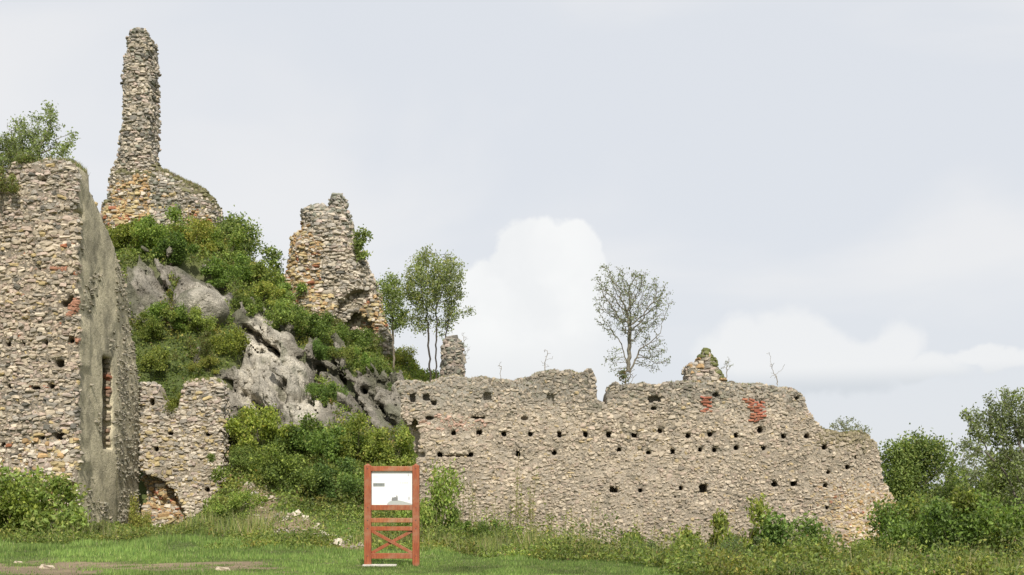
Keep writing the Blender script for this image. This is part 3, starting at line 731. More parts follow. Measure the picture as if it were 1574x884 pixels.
# ------------------------------------------------------------------ limestone cliff
def worley(x, y, z, seed):
    xi, yi, zi = np.floor(x).astype(np.int64), np.floor(y).astype(np.int64), np.floor(z).astype(np.int64)
    d1 = np.full(x.shape, 9.0); d2 = d1.copy(); cid = np.zeros(x.shape); o3 = [np.zeros(x.shape) for _ in range(3)]
    for a in (-1, 0, 1):
        for b in (-1, 0, 1):
            for c in (-1, 0, 1):
                X, Y, Z = xi+a, yi+b, zi+c
                ox, oy, oz = X+hsh(X, Y, Z, seed)-x, Y+hsh(X, Y, Z, seed+1)-y, Z+hsh(X, Y, Z, seed+2)-z; d = ox*ox+oy*oy+oz*oz
                n = d < d1; d2 = np.where(n, d1, np.minimum(d2, d)); cid = np.where(n, hsh(X, Y, Z, seed+3), cid); o3 = [np.where(n, q, r_) for q, r_ in zip((ox, oy, oz), o3)]; d1 = np.where(n, d, d1)
    k = cid*40; return np.sqrt(d1), np.sqrt(d2), cid, o3[0]*np.sin(k*1.7)+o3[1]*np.sin(k*2.9+1)+o3[2]*np.cos(k*2.3)
BO = hit(305, 492); BO = W(306, 470, BO[1]-.3)
def fR(X, Y, Z):
    h = H(X[:, :, 0], Y[:, :, 0])[:, :, None]; m = rockmask(X[:, :, 0], Y[:, :, 0], h[:, :, 0])[:, :, None]
    f = np.array(np.broadcast_to((Z-(h-1.0+1.15*m))*.60, (X.shape[0], Y.shape[1], Z.shape[2])))
    near = np.argwhere(np.abs(f) < 1.4); i = tuple(near.T)
    x, y, z = X[i[0], 0, 0], Y[0, i[1], 0], Z[0, 0, i[2]]
    wx, wz = x+.35*fbm(x, y, z, 1.5, 2, 7), z+.35*fbm(x, y, z, 1.5, 2, 8)
    u = wx*.42-wz*.91; v = wx*.91+wz*.42            # fissures run steeply down to the right
    def ridge(a, b_, c, sd): return 1-2*np.abs(vn(a, b_, c, sd))
    d1, d2, cid, fa = worley(u/2.6, y/1.6, v/1.1, 21)
    e1, e2, cid2, fb = worley(u/.8, y/.6, v/.34, 27)
    f[i] += -.22*(cid-.5)+.36*fa+.16*np.exp(-((d2-d1)/.06)**2)-.22*ridge(u/3.2, y/2, v/.75, 22)-.12*ridge(u/1.3, y/.9, v/.33, 23)
    f[i] += -.10*(cid2-.5)+.26*fb+.06*np.exp(-((e2-e1)/.10)**2)+.10*fbm(x, y, z, .5, 4, 28)
    q = np.sqrt(((X-BO[0])/1.25)**2+((Y-BO[1]-.5)/1.3)**2+((Z-BO[2]+.05)/.98)**2)-1
    q = q*1.0+.07*fbm(X, Y, Z, .8, 3, 29)
    cr = np.abs((X-BO[0]-.25)*.75-(Z-BO[2]-.05)*.65)+.10*(np.abs(Z-BO[2]) > .45)
    q = q+.12*np.exp(-(cr/.06)**2)
    return np.minimum(f, q*.9)
SEG = [((458, 612), (505, 530), .24, 1.0), ((272, 404), (350, 448), .22, .9), ((380, 505), (432, 548), .18, .8), ((345, 592), (425, 645), .28, .8), ((428, 650), (436, 590), .14, .6), ((520, 575), (560, 640), .16, .7), ((232, 400), (262, 470), .18, .8), ((560, 600), (610, 660), .15, .7), ((480, 560), (540, 590), .15, .6)]
SEGW = [(hit(*a), hit(*b_), w_, am) for a, b_, w_, am in SEG]
fR0 = fR
def fR(X, Y, Z):
    f = fR0(X, Y, Z)
    for a, b_, w_, am in SEGW:
        ex, ez = b_[0]-a[0], b_[2]-a[2]; wig = .12*fbm(X, 0, Z, .5, 2, 44)
        t = np.clip(((X-a[0])*ex+(Z-a[2])*ez)/(ex*ex+ez*ez), 0, 1); d = np.hypot(X-a[0]-t*ex, Z-a[2]-t*ez)+wig
        f = f+am*np.exp(-(d/w_)**2)
    return f
FRK = Field((-18.8, 51.0, -.5), (-3.0, 69.5, 18.0), .115, fR)
V, Q = FRK.nets()
Vz = H(V[:, 0], V[:, 1]); px, py = pxof(V[:, 0], V[:, 1], V[:, 2])
keepv = (V[:, 2] > Vz-1.0); Q = Q[keepv[Q].any(1)]
used = np.unique(Q); mp = -np.ones(len(V), int); mp[used] = np.arange(len(used)); V = V[used]; Q = mp[Q]; px, py = px[used], py[used]
b = .5+.5*fbm(V[:, 0], V[:, 1], V[:, 2], 1.8, 3, 33)
pale = sstep(-.1, .4, ellm(px, py, [(428, 575, 44, 90, -.5), (395, 600, 30, 60, -.5), (462, 620, 30, 60, 0), (306, 466, 44, 36, 0), (395, 505, 24, 20, 0)])+.25*fbm(V[:, 0], V[:, 1], V[:, 2], .8, 3, 34))
rt = np.array([.23, .208, .17])*(1-b[:, None])+np.array([.40, .365, .30])*b[:, None]
rt = rt*(1-pale[:, None])+np.array([.66, .605, .50])*pale[:, None]*(.62+.5*b[:, None])
moss = sstep(-.15, .45, fbm(V[:, 0], V[:, 1], V[:, 2], 1.1, 3, 35)-.5*pale)[:, None]
rt = rt*(1-moss*.55)+np.array([.11, .12, .06])*moss*.55
link('rock_cliff', mesh('rock_cliff', V, Q, M_ROCK, np.clip(rt, .03, .8), False))['kind'] = 'structure'

# ------------------------------------------------------------------ leaves, grass
def leaves(P_, size, rng, tint, up=.25, aspect=.55):
    """one folded-looking diamond quad per leaf"""
    N = len(P_); a = rng.normal(0, 1, (N, 3)); a[:, 2] += up; a /= np.linalg.norm(a, axis=1, keepdims=True)
    b = np.cross(a, rng.normal(0, 1, (N, 3))); b /= np.linalg.norm(b, axis=1, keepdims=True)+1e-9
    n = np.cross(a, b); s = (size*rng.uniform(.6, 1.3, N))[:, None]
    V = np.stack([P_-a*s*.5, P_+b*s*aspect*.5+n*s*.10, P_+a*s*.5, P_-b*s*aspect*.5+n*s*.10], 1).reshape(-1, 3)
    F = np.arange(N*4).reshape(-1, 4); return V, F, np.repeat(tint, 4, 0)
GT = dict(deep=(.11, .16, .045), mid=(.19, .25, .07), fresh=(.28, .34, .10), yell=(.37, .37, .13), pale=(.27, .31, .16), olive=(.17, .19, .09), brown=(.24, .17, .10), silver=(.30, .33, .23), dry=(.42, .35, .21))
def gtint(N, rng, **w):
    ks = list(w); p = np.array([w[k] for k in ks], float); p /= p.sum()
    return np.array([GT[k] for k in ks])[rng.choice(len(ks), N, p=p)]*rng.uniform(.7, 1.3, (N, 1))
def blades(P_, hgt, wid, rng, tint, lean=.35):
    N = len(P_); a = rng.uniform(0, 6.283, N); d = np.stack([np.cos(a), np.sin(a), 0*a], 1)
    h = (hgt*rng.uniform(.5, 1.3, N))[:, None]; w = (wid*rng.uniform(.7, 1.3, N))[:, None]
    b = rng.uniform(0, 6.283, N); L = np.stack([np.cos(b), np.sin(b), 0*b], 1)*lean*h*rng.uniform(0, 1, (N, 1))
    V = np.stack([P_-d*w, P_+d*w, P_+L+[0, 0, 1]*h], 1).reshape(-1, 3)
    return V, np.arange(N*3).reshape(-1, 3), np.repeat(tint, 3, 0)
rg = np.random.default_rng(20)
# lawn
N = 330000
y = 24+22*rg.random(N)**1.25; x = (rg.random(N)*2-1)*.47*y
den = 1-.95*soilmask(x, y); kp = rg.random(N) < den; x, y = x[kp], y[kp]; z = H(x, y)-.01; N = len(x)
cl = fbm(x, y, 0, 1.1, 3, 61); hh = .045+.06*sstep(-.2, .7, cl)+.10*sstep(30, 38, y)*sstep(-.4, .5, cl)
tn = gtint(N, rg, mid=4, fresh=4, deep=1.2, yell=.6, dry=.3)*(1+.3*cl+.2*fbm(x, y, 0, 3.5, 2, 63))[:, None]*[.86, 1.0, .95]
V, F, T = blades(np.stack([x, y, z], 1), hh, .011+.004*(y > 32), rg, tn)
tag(link('lawn_grass', mesh('lawn_grass', V, F, M_GRASS, T)), 'short green lawn grass in the foreground', 'grass', kind='stuff')
# low herbage in clumps over the hill and at the foot of the walls
def herb(name, label, region, n, size, hmax, w, seed, uneven=0):
    rng = np.random.default_rng(seed); x, y, k = region(n, rng); x, y = x[k], y[k]
    z = H(x, y); lump = sstep(-.35, .8, fbm(x, y, 0, 1.0, 3, seed+1)); hm = hmax*(.25+.75*lump)*(1+uneven*1.2*sstep(.1, .75, fbm(x, y, 0, .9, 2, seed+11))*sstep(-3, 0, x))*(1-.35*(uneven > 0)*sstep(-4, -9, x))
    hf = rng.random(len(x))**.7; p = np.stack([x, y, z+hm*hf], 1)+rng.normal(0, .05, (len(x), 3))
    t = gtint(len(x), rng, **w)*(.65+.55*hf)[:, None]**0
    big = fbm(x, y, 0, 2.2, 2, seed+2)[:, None]
    t = t*(1+.35*big)
    bd = (fbm(x, y, 0, .7, 2, seed+7)[:, None] > .45); t = np.where(bd, t*[1.08, .9, .85], t)*[1, 1, .85]
    V, F, T = leaves(p, size, rng, np.clip(t, .01, .6))
    return tag(link(name, mesh(name, V, F, M_LEAF, T)), label, 'undergrowth', kind='stuff')
def reg_hill(n, rng):
    x = rng.uniform(-30, 3, n); y = 45+26*rng.random(n); z = H(x, y)
    k = (rng.random(n) > rockmask(x, y, z)*1.02) & ~((x < -12.2) & (y < 54.4)) & (rng.random(n) > soilmask(x, y)*.8)
    k &= ~((x > -4.3) & (y < 46.2)) & ~((x < -15.5) & (y < 53.3))
    return x, y, k
herb('hillside_undergrowth', 'green undergrowth covering the hillside between the rocks', reg_hill, 250000, .14, .75, dict(deep=3, mid=5, fresh=3.8, yell=1, olive=1.2, brown=.35), 101)
def reg_foot(n, rng):
    y = rng.uniform(24.5, 46, n); x = rng.uniform(-.46, .47, n)*y
    k = (y > 37.5-5.0*sstep(-2.6, -.5, x)+1.3*fbm(x, 0, 0, 3, 3, 6)-13*sstep(1.8, 6.5, x+.8*fbm(y, 0, 0, 2, 2, 6))+2.2*(x < -7)) & ~((x > -4.2) & (x < 13.8) & (y > 43.6)) & ~((x < -15.5) & (y > 44.8)) & (rng.random(n) > soilmask(x, y)*.85)
    return x, y, k
herb('weeds_at_wall_foot', 'knee-high weeds and nettles along the foot of the walls', reg_foot, 260000, .095, .60, dict(mid=4, fresh=2.6, yell=.9, deep=3.5, olive=1.6, brown=.15), 111, 1)
def reg_left(n, rng):
    x = rng.uniform(-16, -9.5, n); y = rng.uniform(44, 53.0, n); return x, y, (rng.random(n) > soilmask(x, y))
herb('weeds_by_arch', 'weeds between the plastered flank and the arch recess', reg_left, 30000, .115, .5, dict(mid=4, fresh=3, yell=1.5, deep=2), 117)
def reg_bound(n, rng):
    x = rng.uniform(-9, 8, n); y = rng.uniform(31, 40.5, n)
    k = (y > 36+1.2*fbm(x, 5, 0, 2, 2, 6)) & (rng.random(n) > soilmask(x, y)*.8); return x, y, k
herb('long_grass_fringe', 'fringe of longer grass and herbs behind the red board', reg_bound, 30000, .10, .26, dict(mid=4, fresh=4, yell=1.5, deep=1), 119)
def wildgrass(name, label, n, cond, hm, seed):
    rng = np.random.default_rng(seed); y = rng.uniform(25, 45, n); x = rng.uniform(-.46, .47, n)*y; k = cond(x, y) & (fbm(x, y, 0, .8, 2, seed) > -.15); x, y = x[k], y[k]
    V, F, T = blades(np.stack([x, y, H(x, y)], 1), hm*(.6+.8*sstep(-.3, .8, fbm(x, y, 0, 1.5, 2, seed+1))), .012, rng, gtint(len(x), rng, dry=2.2, fresh=3, yell=2.5, mid=3, olive=2), .5)
    tag(link(name, mesh(name, V, F, M_GRASS, T)), label, 'grass', kind='stuff')
wildgrass('wild_grass', 'tall unmown grass mixed with straw among the weeds before the long wall', 90000, lambda x, y: (y > 38-5*sstep(-2.6, -.5, x)-9*sstep(1.8, 6.5, x)) & (x > -5) & (y < 43.6), .62, 141)
wildgrass('straw_tufts', 'tall straw-coloured grass tufts at the foot of the left ruin', 60000, lambda x, y: (y > 39.5) & (x < -8) & (y < 44.5), .5, 143)
# tall seed stalks against the long wall
def stalks(name, label, spots, seed, tintk):
    rng = np.random.default_rng(seed); L = []; LV = []
    for px_, pyb, hgt in spots:
        b = W(px_, 0, 42.4); b[2] = H(b[0], b[1])
        for k in range(4):
            p = b+np.array([rng.normal(0, .12), rng.normal(0, .15), 0]); h_ = hgt*rng.uniform(.7, 1.05); ln = rng.normal(0, .07, 2)
            top_ = p+np.array([ln[0]*h_, ln[1]*h_, h_]); w_ = .012
            d = np.array([w_, 0, 0]); e = np.array([0, w_, 0])
            for q in (d, e):
                L.append(np.stack([p-q, p+q, top_+q*.4, top_-q*.4]))
            m = 16; t = rng.uniform(.35, 1, m)[:, None]; LV.append(p+(top_-p)*t+rng.normal(0, .05, (m, 3)))
    V1 = np.vstack(L); F1_ = np.arange(len(V1)).reshape(-1, 4); P_ = np.vstack(LV)
    V2, F2_, T2 = leaves(P_, .09, rng, gtint(len(P_), rng, **tintk))
    tag(link(name, mesh(name, np.vstack([V1, V2]), np.vstack([F1_, F2_+len(V1)]), M_LEAF, np.vstack([np.tile([.30, .27, .14], (len(V1), 1)), T2]))), label, 'weeds', kind='stuff')
stalks('tall_weed_stalks', 'tall thin weed stalks standing in front of the long wall', [(797, 0, 3.1), (803, 0, 2.9), (815, 0, 2.2), (850, 0, 2.0), (870, 0, 1.7), (913, 0, 2.4), (725, 0, 2.2), (760, 0, 1.7), (982, 0, 2.0), (990, 0, 1.6), (1015, 0, 1.5), (1122, 0, 2.3), (1128, 0, 2.0), (1098, 0, 1.6), (1175, 0, 1.8), (1225, 0, 2.0), (1240, 0, 1.7), (890, 0, 1.5), (1050, 0, 1.4), (700, 0, 2.0), (1145, 0, 1.9), (1200, 0, 1.6), (1260, 0, 1.6), (1030, 0, 1.8), (945, 0, 1.5), (1075, 0, 1.9)], 131, dict(yell=4, fresh=3, olive=2, mid=2))

# ------------------------------------------------------------------ trees by space colonisation
def colonize(rng, starts, ells, natt, step=.22, kill=.32, infl=3.0, iters=90):
    vol = np.array([e[3]*e[4]*e[5] for e in ells]); pr = vol/vol.sum(); A_ = []
    for i in rng.choice(len(ells), natt, p=pr):
        e = ells[i]; v = rng.normal(0, 1, 3); v /= np.linalg.norm(v); v *= rng.random()**(1/2.4); A_.append([e[0]+v[0]*e[3], e[1]+v[1]*e[4], e[2]+v[2]*e[5]])
    A_ = np.array(A_); N_ = []; par = []
    for base, tip in starts:
        base, tip = np.array(base, float), np.array(tip, float); n = max(2, int(np.linalg.norm(tip-base)/step)); last = -1
        for k in range(n+1):
            w = rng.normal(0, step*.12, 3)*(0 < k); N_.append(base+(tip-base)*k/n+w); par.append(last); last = len(N_)-1
    N_ = list(N_); Na = np.array(N_)
    for it in range(iters):
        if not len(A_): break
        d = np.linalg.norm(A_[:, None]-Na[None], axis=2); j = d.argmin(1); dm = d[np.arange(len(A_)), j]
        act = dm < infl*(1 if it > 3 else 4)
        if not act.any(): break
        dr = np.zeros_like(Na); cnt = np.zeros(len(Na))
        v = (A_-Na[j])/dm[:, None]; np.add.at(dr, j[act], v[act]); np.add.at(cnt, j[act], 1)
        k = np.where(cnt > 0)[0]; u = dr[k]/cnt[k][:, None]+rng.normal(0, .22, (len(k), 3)); u[:, 2] += .08
        u /= np.linalg.norm(u, axis=1, keepdims=True); new = Na[k]+u*step
        par += list(k); Na = np.vstack([Na, new])
        d = np.linalg.norm(A_[:, None]-new[None], axis=2).min(1); A_ = A_[d > kill]
    return Na, np.array(par)
def tree(name, label, cat, starts, ells, natt, r0, nleaf, lsize, w, seed, spread=.16, bark=(.20, .17, .13), step=.22, kill=.32, infl=3.0, group=None, tipr=.008, bias=0.0, thr=-.5):
    rng = np.random.default_rng(seed); Nn, par = colonize(rng, starts, ells, natt, step, kill, infl)
    n = len(Nn); r = np.zeros(n); ch = np.zeros(n)
    for i in range(n-1, -1, -1):
        if ch[i] == 0: r[i] = tipr**2.3
        if par[i] >= 0: r[par[i]] += r[i]; ch[par[i]] += 1
    rad = r**(1/2.3); sc = r0/rad[0]; rad = np.where(rad > tipr*2.2, tipr*2.2+(rad-tipr*2.2)*max(0.2, (r0-tipr*2.2)/max(1e-6, rad.max()-tipr*2.2)), rad)
    root = tag(empty(name, tuple(Nn[0])), label, cat, group)
    off = Nn[0]; Vt = []; Ft = []; kind = []; k = 5; ang = np.arange(k)/k*2*math.pi
    e = [(par[i], i) for i in range(n) if par[i] >= 0]
    A0 = Nn[[a for a, _ in e]]; B0 = Nn[[b for _, b in e]]; ra = rad[[a for a, _ in e]]; rb = rad[[b for _, b in e]]
    ra = np.minimum(ra, rb*1.5)
    ax_ = B0-A0; ax_ /= np.linalg.norm(ax_, axis=1, keepdims=True)+1e-9; up = np.tile([0.31, .2, .93], (len(e), 1)); up[np.abs(ax_[:, 2]) > .9] = [1, 0, 0]
    t = np.cross(up, ax_); t /= np.linalg.norm(t, axis=1, keepdims=True)+1e-9; bb = np.cross(ax_, t)
    ring = lambda c, rr: c[:, None]+rr[:, None, None]*(np.cos(ang)[None, :, None]*t[:, None]+np.sin(ang)[None, :, None]*bb[:, None])
    Vt = np.concatenate([ring(A0-ax_*.01, ra), ring(B0+ax_*.02, rb)], 1)-off
    fq = np.array([(q, (q+1) % k, k+(q+1) % k, k+q) for q in range(k)])
    for nm in ('trunk',):
        if 1:
            V_ = Vt; F_ = (fq[None]+(np.arange(len(V_))*2*k)[:, None, None]).reshape(-1, 4)
            link(nm, mesh(nm, V_.reshape(-1, 3), F_, M_BARK, np.array(bark), True), root)
    if nleaf:
        tw = np.where((rad < tipr*2.6) & (Nn[:, 2] > Nn[0, 2]+bias))[0]; q = rng.choice(tw, nleaf)
        cl = fbm(Nn[q, 0], Nn[q, 1], Nn[q, 2], 1.1, 2, seed)
        q = q[cl > thr*(1+.0*cl)]
        P_ = Nn[q]+rng.normal(0, spread, (len(q), 3))-off
        tn = gtint(len(q), rng, **w)*(1+.25*fbm(Nn[q, 0], Nn[q, 1], Nn[q, 2], 1.2, 2, seed+4))[:, None]
        V_, F_, T_ = leaves(P_, lsize, rng, np.clip(tn, .01, .7))
        link('crown', mesh('crown', V_, F_, M_LEAF, T_), root)
    return root
def E(px, py, Y, rx, ry, ryy=None):
    c = W(px, py, Y); s = Y/FPX; return (c[0], c[1], c[2], rx*s, (ryy or (rx+ry)/2)*s, ry*s)
# bushy multi-stem tree on the hill crest
Yt = 63.0; b0 = W(664, 556, Yt); b0[2] = H(b0[0], Yt)-.2
tree('leafy_tree', 'slender multi-stemmed leafy tree on the hill crest, between the stump and the white cloud', 'tree', [(b0, W(655, 470, Yt)), (b0+[.15, 0, .1], W(672, 470, Yt)), (b0+[.3, .1, 0], W(690, 480, Yt))],
     [E(668, 428, Yt, 48, 44), E(688, 412, Yt, 26, 28), E(638, 440, Yt, 28, 34), E(700, 450, Yt, 14, 26), E(722, 480, Yt, 10, 10), E(640, 495, Yt, 24, 20), E(655, 475, Yt, 18, 28), E(692, 478, Yt, 16, 28), E(675, 500, Yt, 20, 16)], 700, .05, 13000, .125, dict(fresh=4, pale=5, mid=1, yell=2.5, silver=2), 201, .15, (.07, .06, .05))
b1 = W(605, 535, 65); b1[2] = H(b1[0], 65)-.2
tree('young_tree', 'small bright green tree right beside the ruined tower stump', 'tree', [(b1, W(604, 490, 65))], [E(602, 455, 65, 17, 36), E(612, 490, 65, 20, 24), E(592, 440, 65, 12, 18)], 260, .06, 3600, .14, dict(fresh=4, mid=4, pale=2), 202, .16)
# airy tree growing on the long wall
b2 = W(966, 590, 44.8)
tree('airy_tree', 'airy small-leaved tree growing on top of the long wall', 'tree', [(b2, W(967, 545, 44.8)), (b2+[.03, 0, .5], W(955, 530, 44.8)), (b2+[.05, 0, .4], W(984, 535, 44.8)), (b2+[0, 0, .45], W(968, 500, 44.8))],
     [E(968, 470, 44.8, 58, 60), E(935, 440, 44.8, 26, 40), E(1010, 465, 44.8, 26, 40), E(1005, 540, 44.8, 26, 36), E(945, 555, 44.8, 20, 26)], 1300, .075, 4200, .075, dict(olive=4, silver=4, pale=2, mid=1), 203, .05, (.20, .18, .14), .12, .13, 1.6, tipr=.006)
tree('shrub_tuft', 'small dark tuft of suckers around the foot of the airy tree on the wall', 'shrub', [(b2+[-.1, -.1, -.05], b2+np.array([-.1, -.1, .2]))], [E(966, 578, 44.7, 16, 12)], 90, .03, 900, .09, dict(olive=4, brown=2, mid=2), 204, .06, step=.1, kill=.12)
# tree on top of the left ruin
b3 = W(58, 262, 46.2)
tree('wall_top_tree', 'pale green tree spilling over the top of the tall left ruin', 'tree', [(b3, W(60, 225, 46.2)), (b3+[-.4, 0, -.1], W(30, 235, 46.2))],
     [E(45, 215, 46.2, 46, 36), E(15, 240, 46.2, 34, 34), E(75, 190, 46.2, 20, 32), E(78, 165, 46.2, 8, 20), E(95, 225, 46.2, 20, 22), E(115, 215, 46.2, 14, 20), E(-30, 240, 46.2, 40, 40), E(4, 262, 44.6, 18, 30, 10), E(-30, 290, 44.6, 40, 40, 12), E(35, 243, 45.4, 42, 16), E(100, 232, 45.6, 16, 10)], 760, .10, 13000, .10, dict(silver=3, pale=4, fresh=3.5, mid=2, deep=.5), 205, .09, (.22, .20, .17), .15, .22, 3.2)
# bushy trees between needle and stump
b4 = W(352, 420, 71); b4[2] = H(b4[0], 71)-.2
tree('hill_tree', 'dense green tree directly right of the needle tower foot', 'tree', [(b4, W(352, 385, 71))], [E(358, 370, 71, 26, 36), E(378, 365, 71, 20, 22), E(350, 345, 71, 14, 16), E(368, 405, 71, 28, 26), E(388, 395, 71, 12, 20)], 420, .11, 9000, .17, dict(mid=5, fresh=3, deep=3, yell=.6), 206, .24)
b5 = W(424, 435, 70); b5[2] = H(b5[0], 70)-.2
tree('gap_tree', 'small open tree in the sky gap left of the tower stump', 'tree', [(b5, W(424, 405, 70))], [E(418, 392, 70, 16, 18), E(428, 412, 70, 12, 20), E(405, 383, 70, 8, 8), E(432, 395, 70, 8, 14)], 170, .05, 900, .20, dict(mid=4, fresh=3, deep=2), 207, .15)
b6 = W(545, 400, 67.6)
tree('clinging_shrub', 'bright green shrub clinging to the right side of the tower stump', 'shrub', [(b6, W(552, 385, 67.4))], [E(552, 368, 67.2, 10, 20), E(560, 390, 67.2, 10, 14), E(564, 364, 67.2, 8, 6)], 90, .04, 800, .19, dict(fresh=4, mid=4, yell=1), 208, .12)
# right-hand trees
def gb(px, Y): w = W(px, 0, Y); w[2] = H(w[0], Y)-.2; return w
b = gb(1405, 58)
tree('round_tree', 'dense bright green round tree just right of the long wall end', 'tree', [(b, W(1405, 760, 58))], [E(1376, 694, 58, 22, 26), E(1405, 684, 58, 16, 22), E(1436, 694, 58, 22, 24), E(1402, 730, 58, 48, 30), E(1452, 742, 58, 20, 34), E(1385, 772, 58, 42, 34), E(1445, 790, 58, 38, 30), E(1378, 730, 58, 30, 30), E(1420, 700, 58, 26, 26), E(1455, 730, 58, 26, 32), E(1450, 770, 58, 30, 26), E(1380, 668, 58, 6, 10)], 800, .16, 30000, .15, dict(mid=5, fresh=3, deep=3, yell=.5), 209, .24, (.12, .10, .08), .26, .4, thr=-.3)
b = gb(1606, 47)
tree('tall_tree', 'tall open grey-green tree at the right edge', 'tree', [(b, W(1590, 770, 47))], [E(1545, 640, 47, 40, 48), E(1510, 655, 47, 30, 30), E(1560, 615, 47, 34, 30), E(1590, 660, 47, 44, 60), E(1490, 645, 47, 20, 24), E(1500, 690, 47, 24, 24), E(1535, 600, 47, 14, 12), E(1590, 740, 47, 45, 60), E(1545, 705, 47, 34, 30)], 1100, .12, 15000, .12, dict(olive=3, silver=3, pale=4, fresh=2, mid=2), 210, .10, (.16, .14, .12), .17, .26, 2.0)
b = gb(1494, 60)
tree('thin_pale_tree', 'thin pale-branched tree with sparse leaves, between the round tree and the tall edge tree', 'tree', [(b, W(1496, 760, 60))], [E(1495, 720, 60, 36, 40), E(1480, 700, 60, 20, 26), E(1510, 740, 60, 28, 30), E(1460, 740, 60, 26, 40)], 620, .07, 5500, .14, dict(silver=4, olive=3, pale=3), 211, .10, (.36, .34, .30), .2, .3, 2.2)
b = gb(1475, 54)
tree('filler_tree', 'mid green bushy tree below the thin pale tree', 'tree', [(b, W(1475, 820, 54))], [E(1480, 775, 54, 44, 44), E(1540, 760, 54, 36, 40), E(1480, 795, 54, 44, 40), E(1520, 780, 54, 36, 34), E(1445, 800, 54, 34, 34), E(1500, 830, 54, 50, 40)], 560, .12, 17000, .14, dict(mid=5, fresh=3, olive=3, deep=2), 216, .20, (.13, .11, .09), .24, .36, thr=-.25)
b = gb(1585, 52)
tree('edge_tree', 'mid green tree low at the right edge behind the open tree', 'tree', [(b, W(1582, 800, 52))], [E(1562, 725, 52, 48, 34), E(1590, 790, 52, 50, 50), E(1545, 775, 52, 44, 34)], 640, .14, 16000, .14, dict(mid=4, olive=3, fresh=4, yell=1, deep=1), 212, .20, (.13, .11, .09), .24, .36, thr=-.15)
b = gb(1430, 50)
tree('low_bushy_tree', 'broad bushy tree filling the space below the round tree', 'tree', [(b, W(1430, 830, 50))], [E(1425, 810, 50, 52, 48), E(1470, 790, 50, 40, 46), E(1400, 790, 50, 20, 30), E(1420, 860, 50, 40, 36)], 700, .12, 20000, .14, dict(mid=5, deep=3, olive=2, fresh=2), 213, .20, (.13, .11, .09), .24, .36, thr=-.2)
b = gb(1530, 49)
tree('willowy_bush', 'tall grey-green bush in the lower right corner', 'tree', [(b, W(1530, 860, 49))], [E(1520, 820, 49, 46, 44), E(1565, 820, 49, 50, 60), E(1480, 850, 49, 40, 40), E(1600, 850, 49, 40, 50)], 700, .10, 20000, .13, dict(mid=4, olive=4, pale=1.2, deep=2), 214, .18, (.13, .11, .09), .24, .36, thr=-.2)
b = gb(1425, 47)
tree('wall_end_bush', 'green bush against the battered right end of the long wall', 'shrub', [(b, W(1420, 860, 46))], [E(1415, 850, 46, 28, 30), E(1450, 850, 46, 40, 34)], 300, .06, 7000, .13, dict(mid=5, deep=2, olive=2, fresh=2), 215, .16)
# bare twigs and wisps on top of the long wall
def wisp(name, label, px_, py_, Y, ells, natt, nl, seed, col=(.30, .27, .23), w=dict(silver=3, olive=3)):
    b_ = W(px_, py_, Y); tree(name, label, 'shrub', [(b_, b_+np.array([0, 0, .1]))], ells, natt, .018, nl, .06, w, seed, .04, col, .09, .14, 1.2, tipr=.0055)
wisp('bare_twig', 'bare V-shaped twig standing on the wall top near its right shoulder', 1195, 592, 44.5, [E(1186, 565, 44.5, 6, 22), E(1208, 568, 44.5, 3, 16), E(1183, 545, 44.5, 8, 8)], 34, 0, 221)
wisp('bare_twig', 'bare bent twig on the left part of the wall top', 770, 582, 44.5, [E(768, 562, 44.5, 9, 14), E(775, 550, 44.5, 3, 8)], 26, 0, 222)
wisp('bare_twig', 'faint bare wisp on the wall top near the raised middle piece', 838, 572, 44.5, [E(842, 548, 44.5, 9, 22), E(832, 555, 44.5, 5, 14)], 26, 0, 223)
wisp('leafy_wisp', 'tiny leafy wisp beside the pointed masonry fragment', 1117, 580, 47.3, [E(1118, 558, 47.3, 10, 12)], 34, 60, 224)
wisp('hilltop_wisp', 'grey leafy sprig behind the small rounded masonry lump', 712, 570, 61.5, [E(712, 535, 61.5, 14, 26)], 90, 900, 225, w=dict(pale=3, silver=3, mid=2))
tree('wall_end_shrub', 'sparse wispy shrub on the grassy top of the wall right end', 'shrub', [(W(1300, 668, 44.9), W(1300, 660, 44.9))], [E(1300, 655, 44.9, 30, 14), E(1320, 660, 44.9, 22, 10), E(1290, 648, 44.9, 10, 10)], 160, .02, 700, .075, dict(silver=3, olive=3, pale=2), 226, .05, (.28, .26, .21), .1, .15, 1.3, tipr=.006)

# ------------------------------------------------------------------ shrubs
def shrub_proto(seed, n, lumps, w, size):
    rng = np.random.default_rng(seed); lumps *= 2; C_ = rng.normal(0, 1, (lumps, 3))*[.50, .50, .30]+[0, 0, .46]; R_ = rng.uniform(.12, .36, lumps)
    q = rng.integers(0, lumps, n); v = rng.normal(0, 1, (n, 3)); v /= np.linalg.norm(v, axis=1, keepdims=True); v *= (rng.random(n)**.5*rng.choice([1, 1, 1.35], n))[:, None]
    P_ = C_[q]+v*R_[q][:, None]; P_ = P_[P_[:, 2] > -.1]
    lt = rng.uniform(.7, 1.35, lumps)[q][:len(P_)]
    V, F, T = leaves(P_, size, rng, np.clip(gtint(len(P_), rng, **w)*lt[:, None], .01, .6), .5)
    st = []
    for k in range(14):
        a = np.array([rng.normal(0, .06), rng.normal(0, .06), -.15]); c = C_[rng.integers(0, lumps)]; q_ = np.array([.012, 0, 0]); e_ = np.array([0, .012, 0])
        st.append(np.array([a-q_, a+q_, c+q_*.3, c-q_*.3])); st.append(np.array([a-e_, a+e_, c+e_*.3, c-e_*.3]))
    S = np.vstack(st)
    return mesh('shrub_foliage', V, F, M_LEAF, T), mesh('shrub_stems', S, np.arange(len(S)).reshape(-1, 4), M_BARK, (.16, .13, .10))
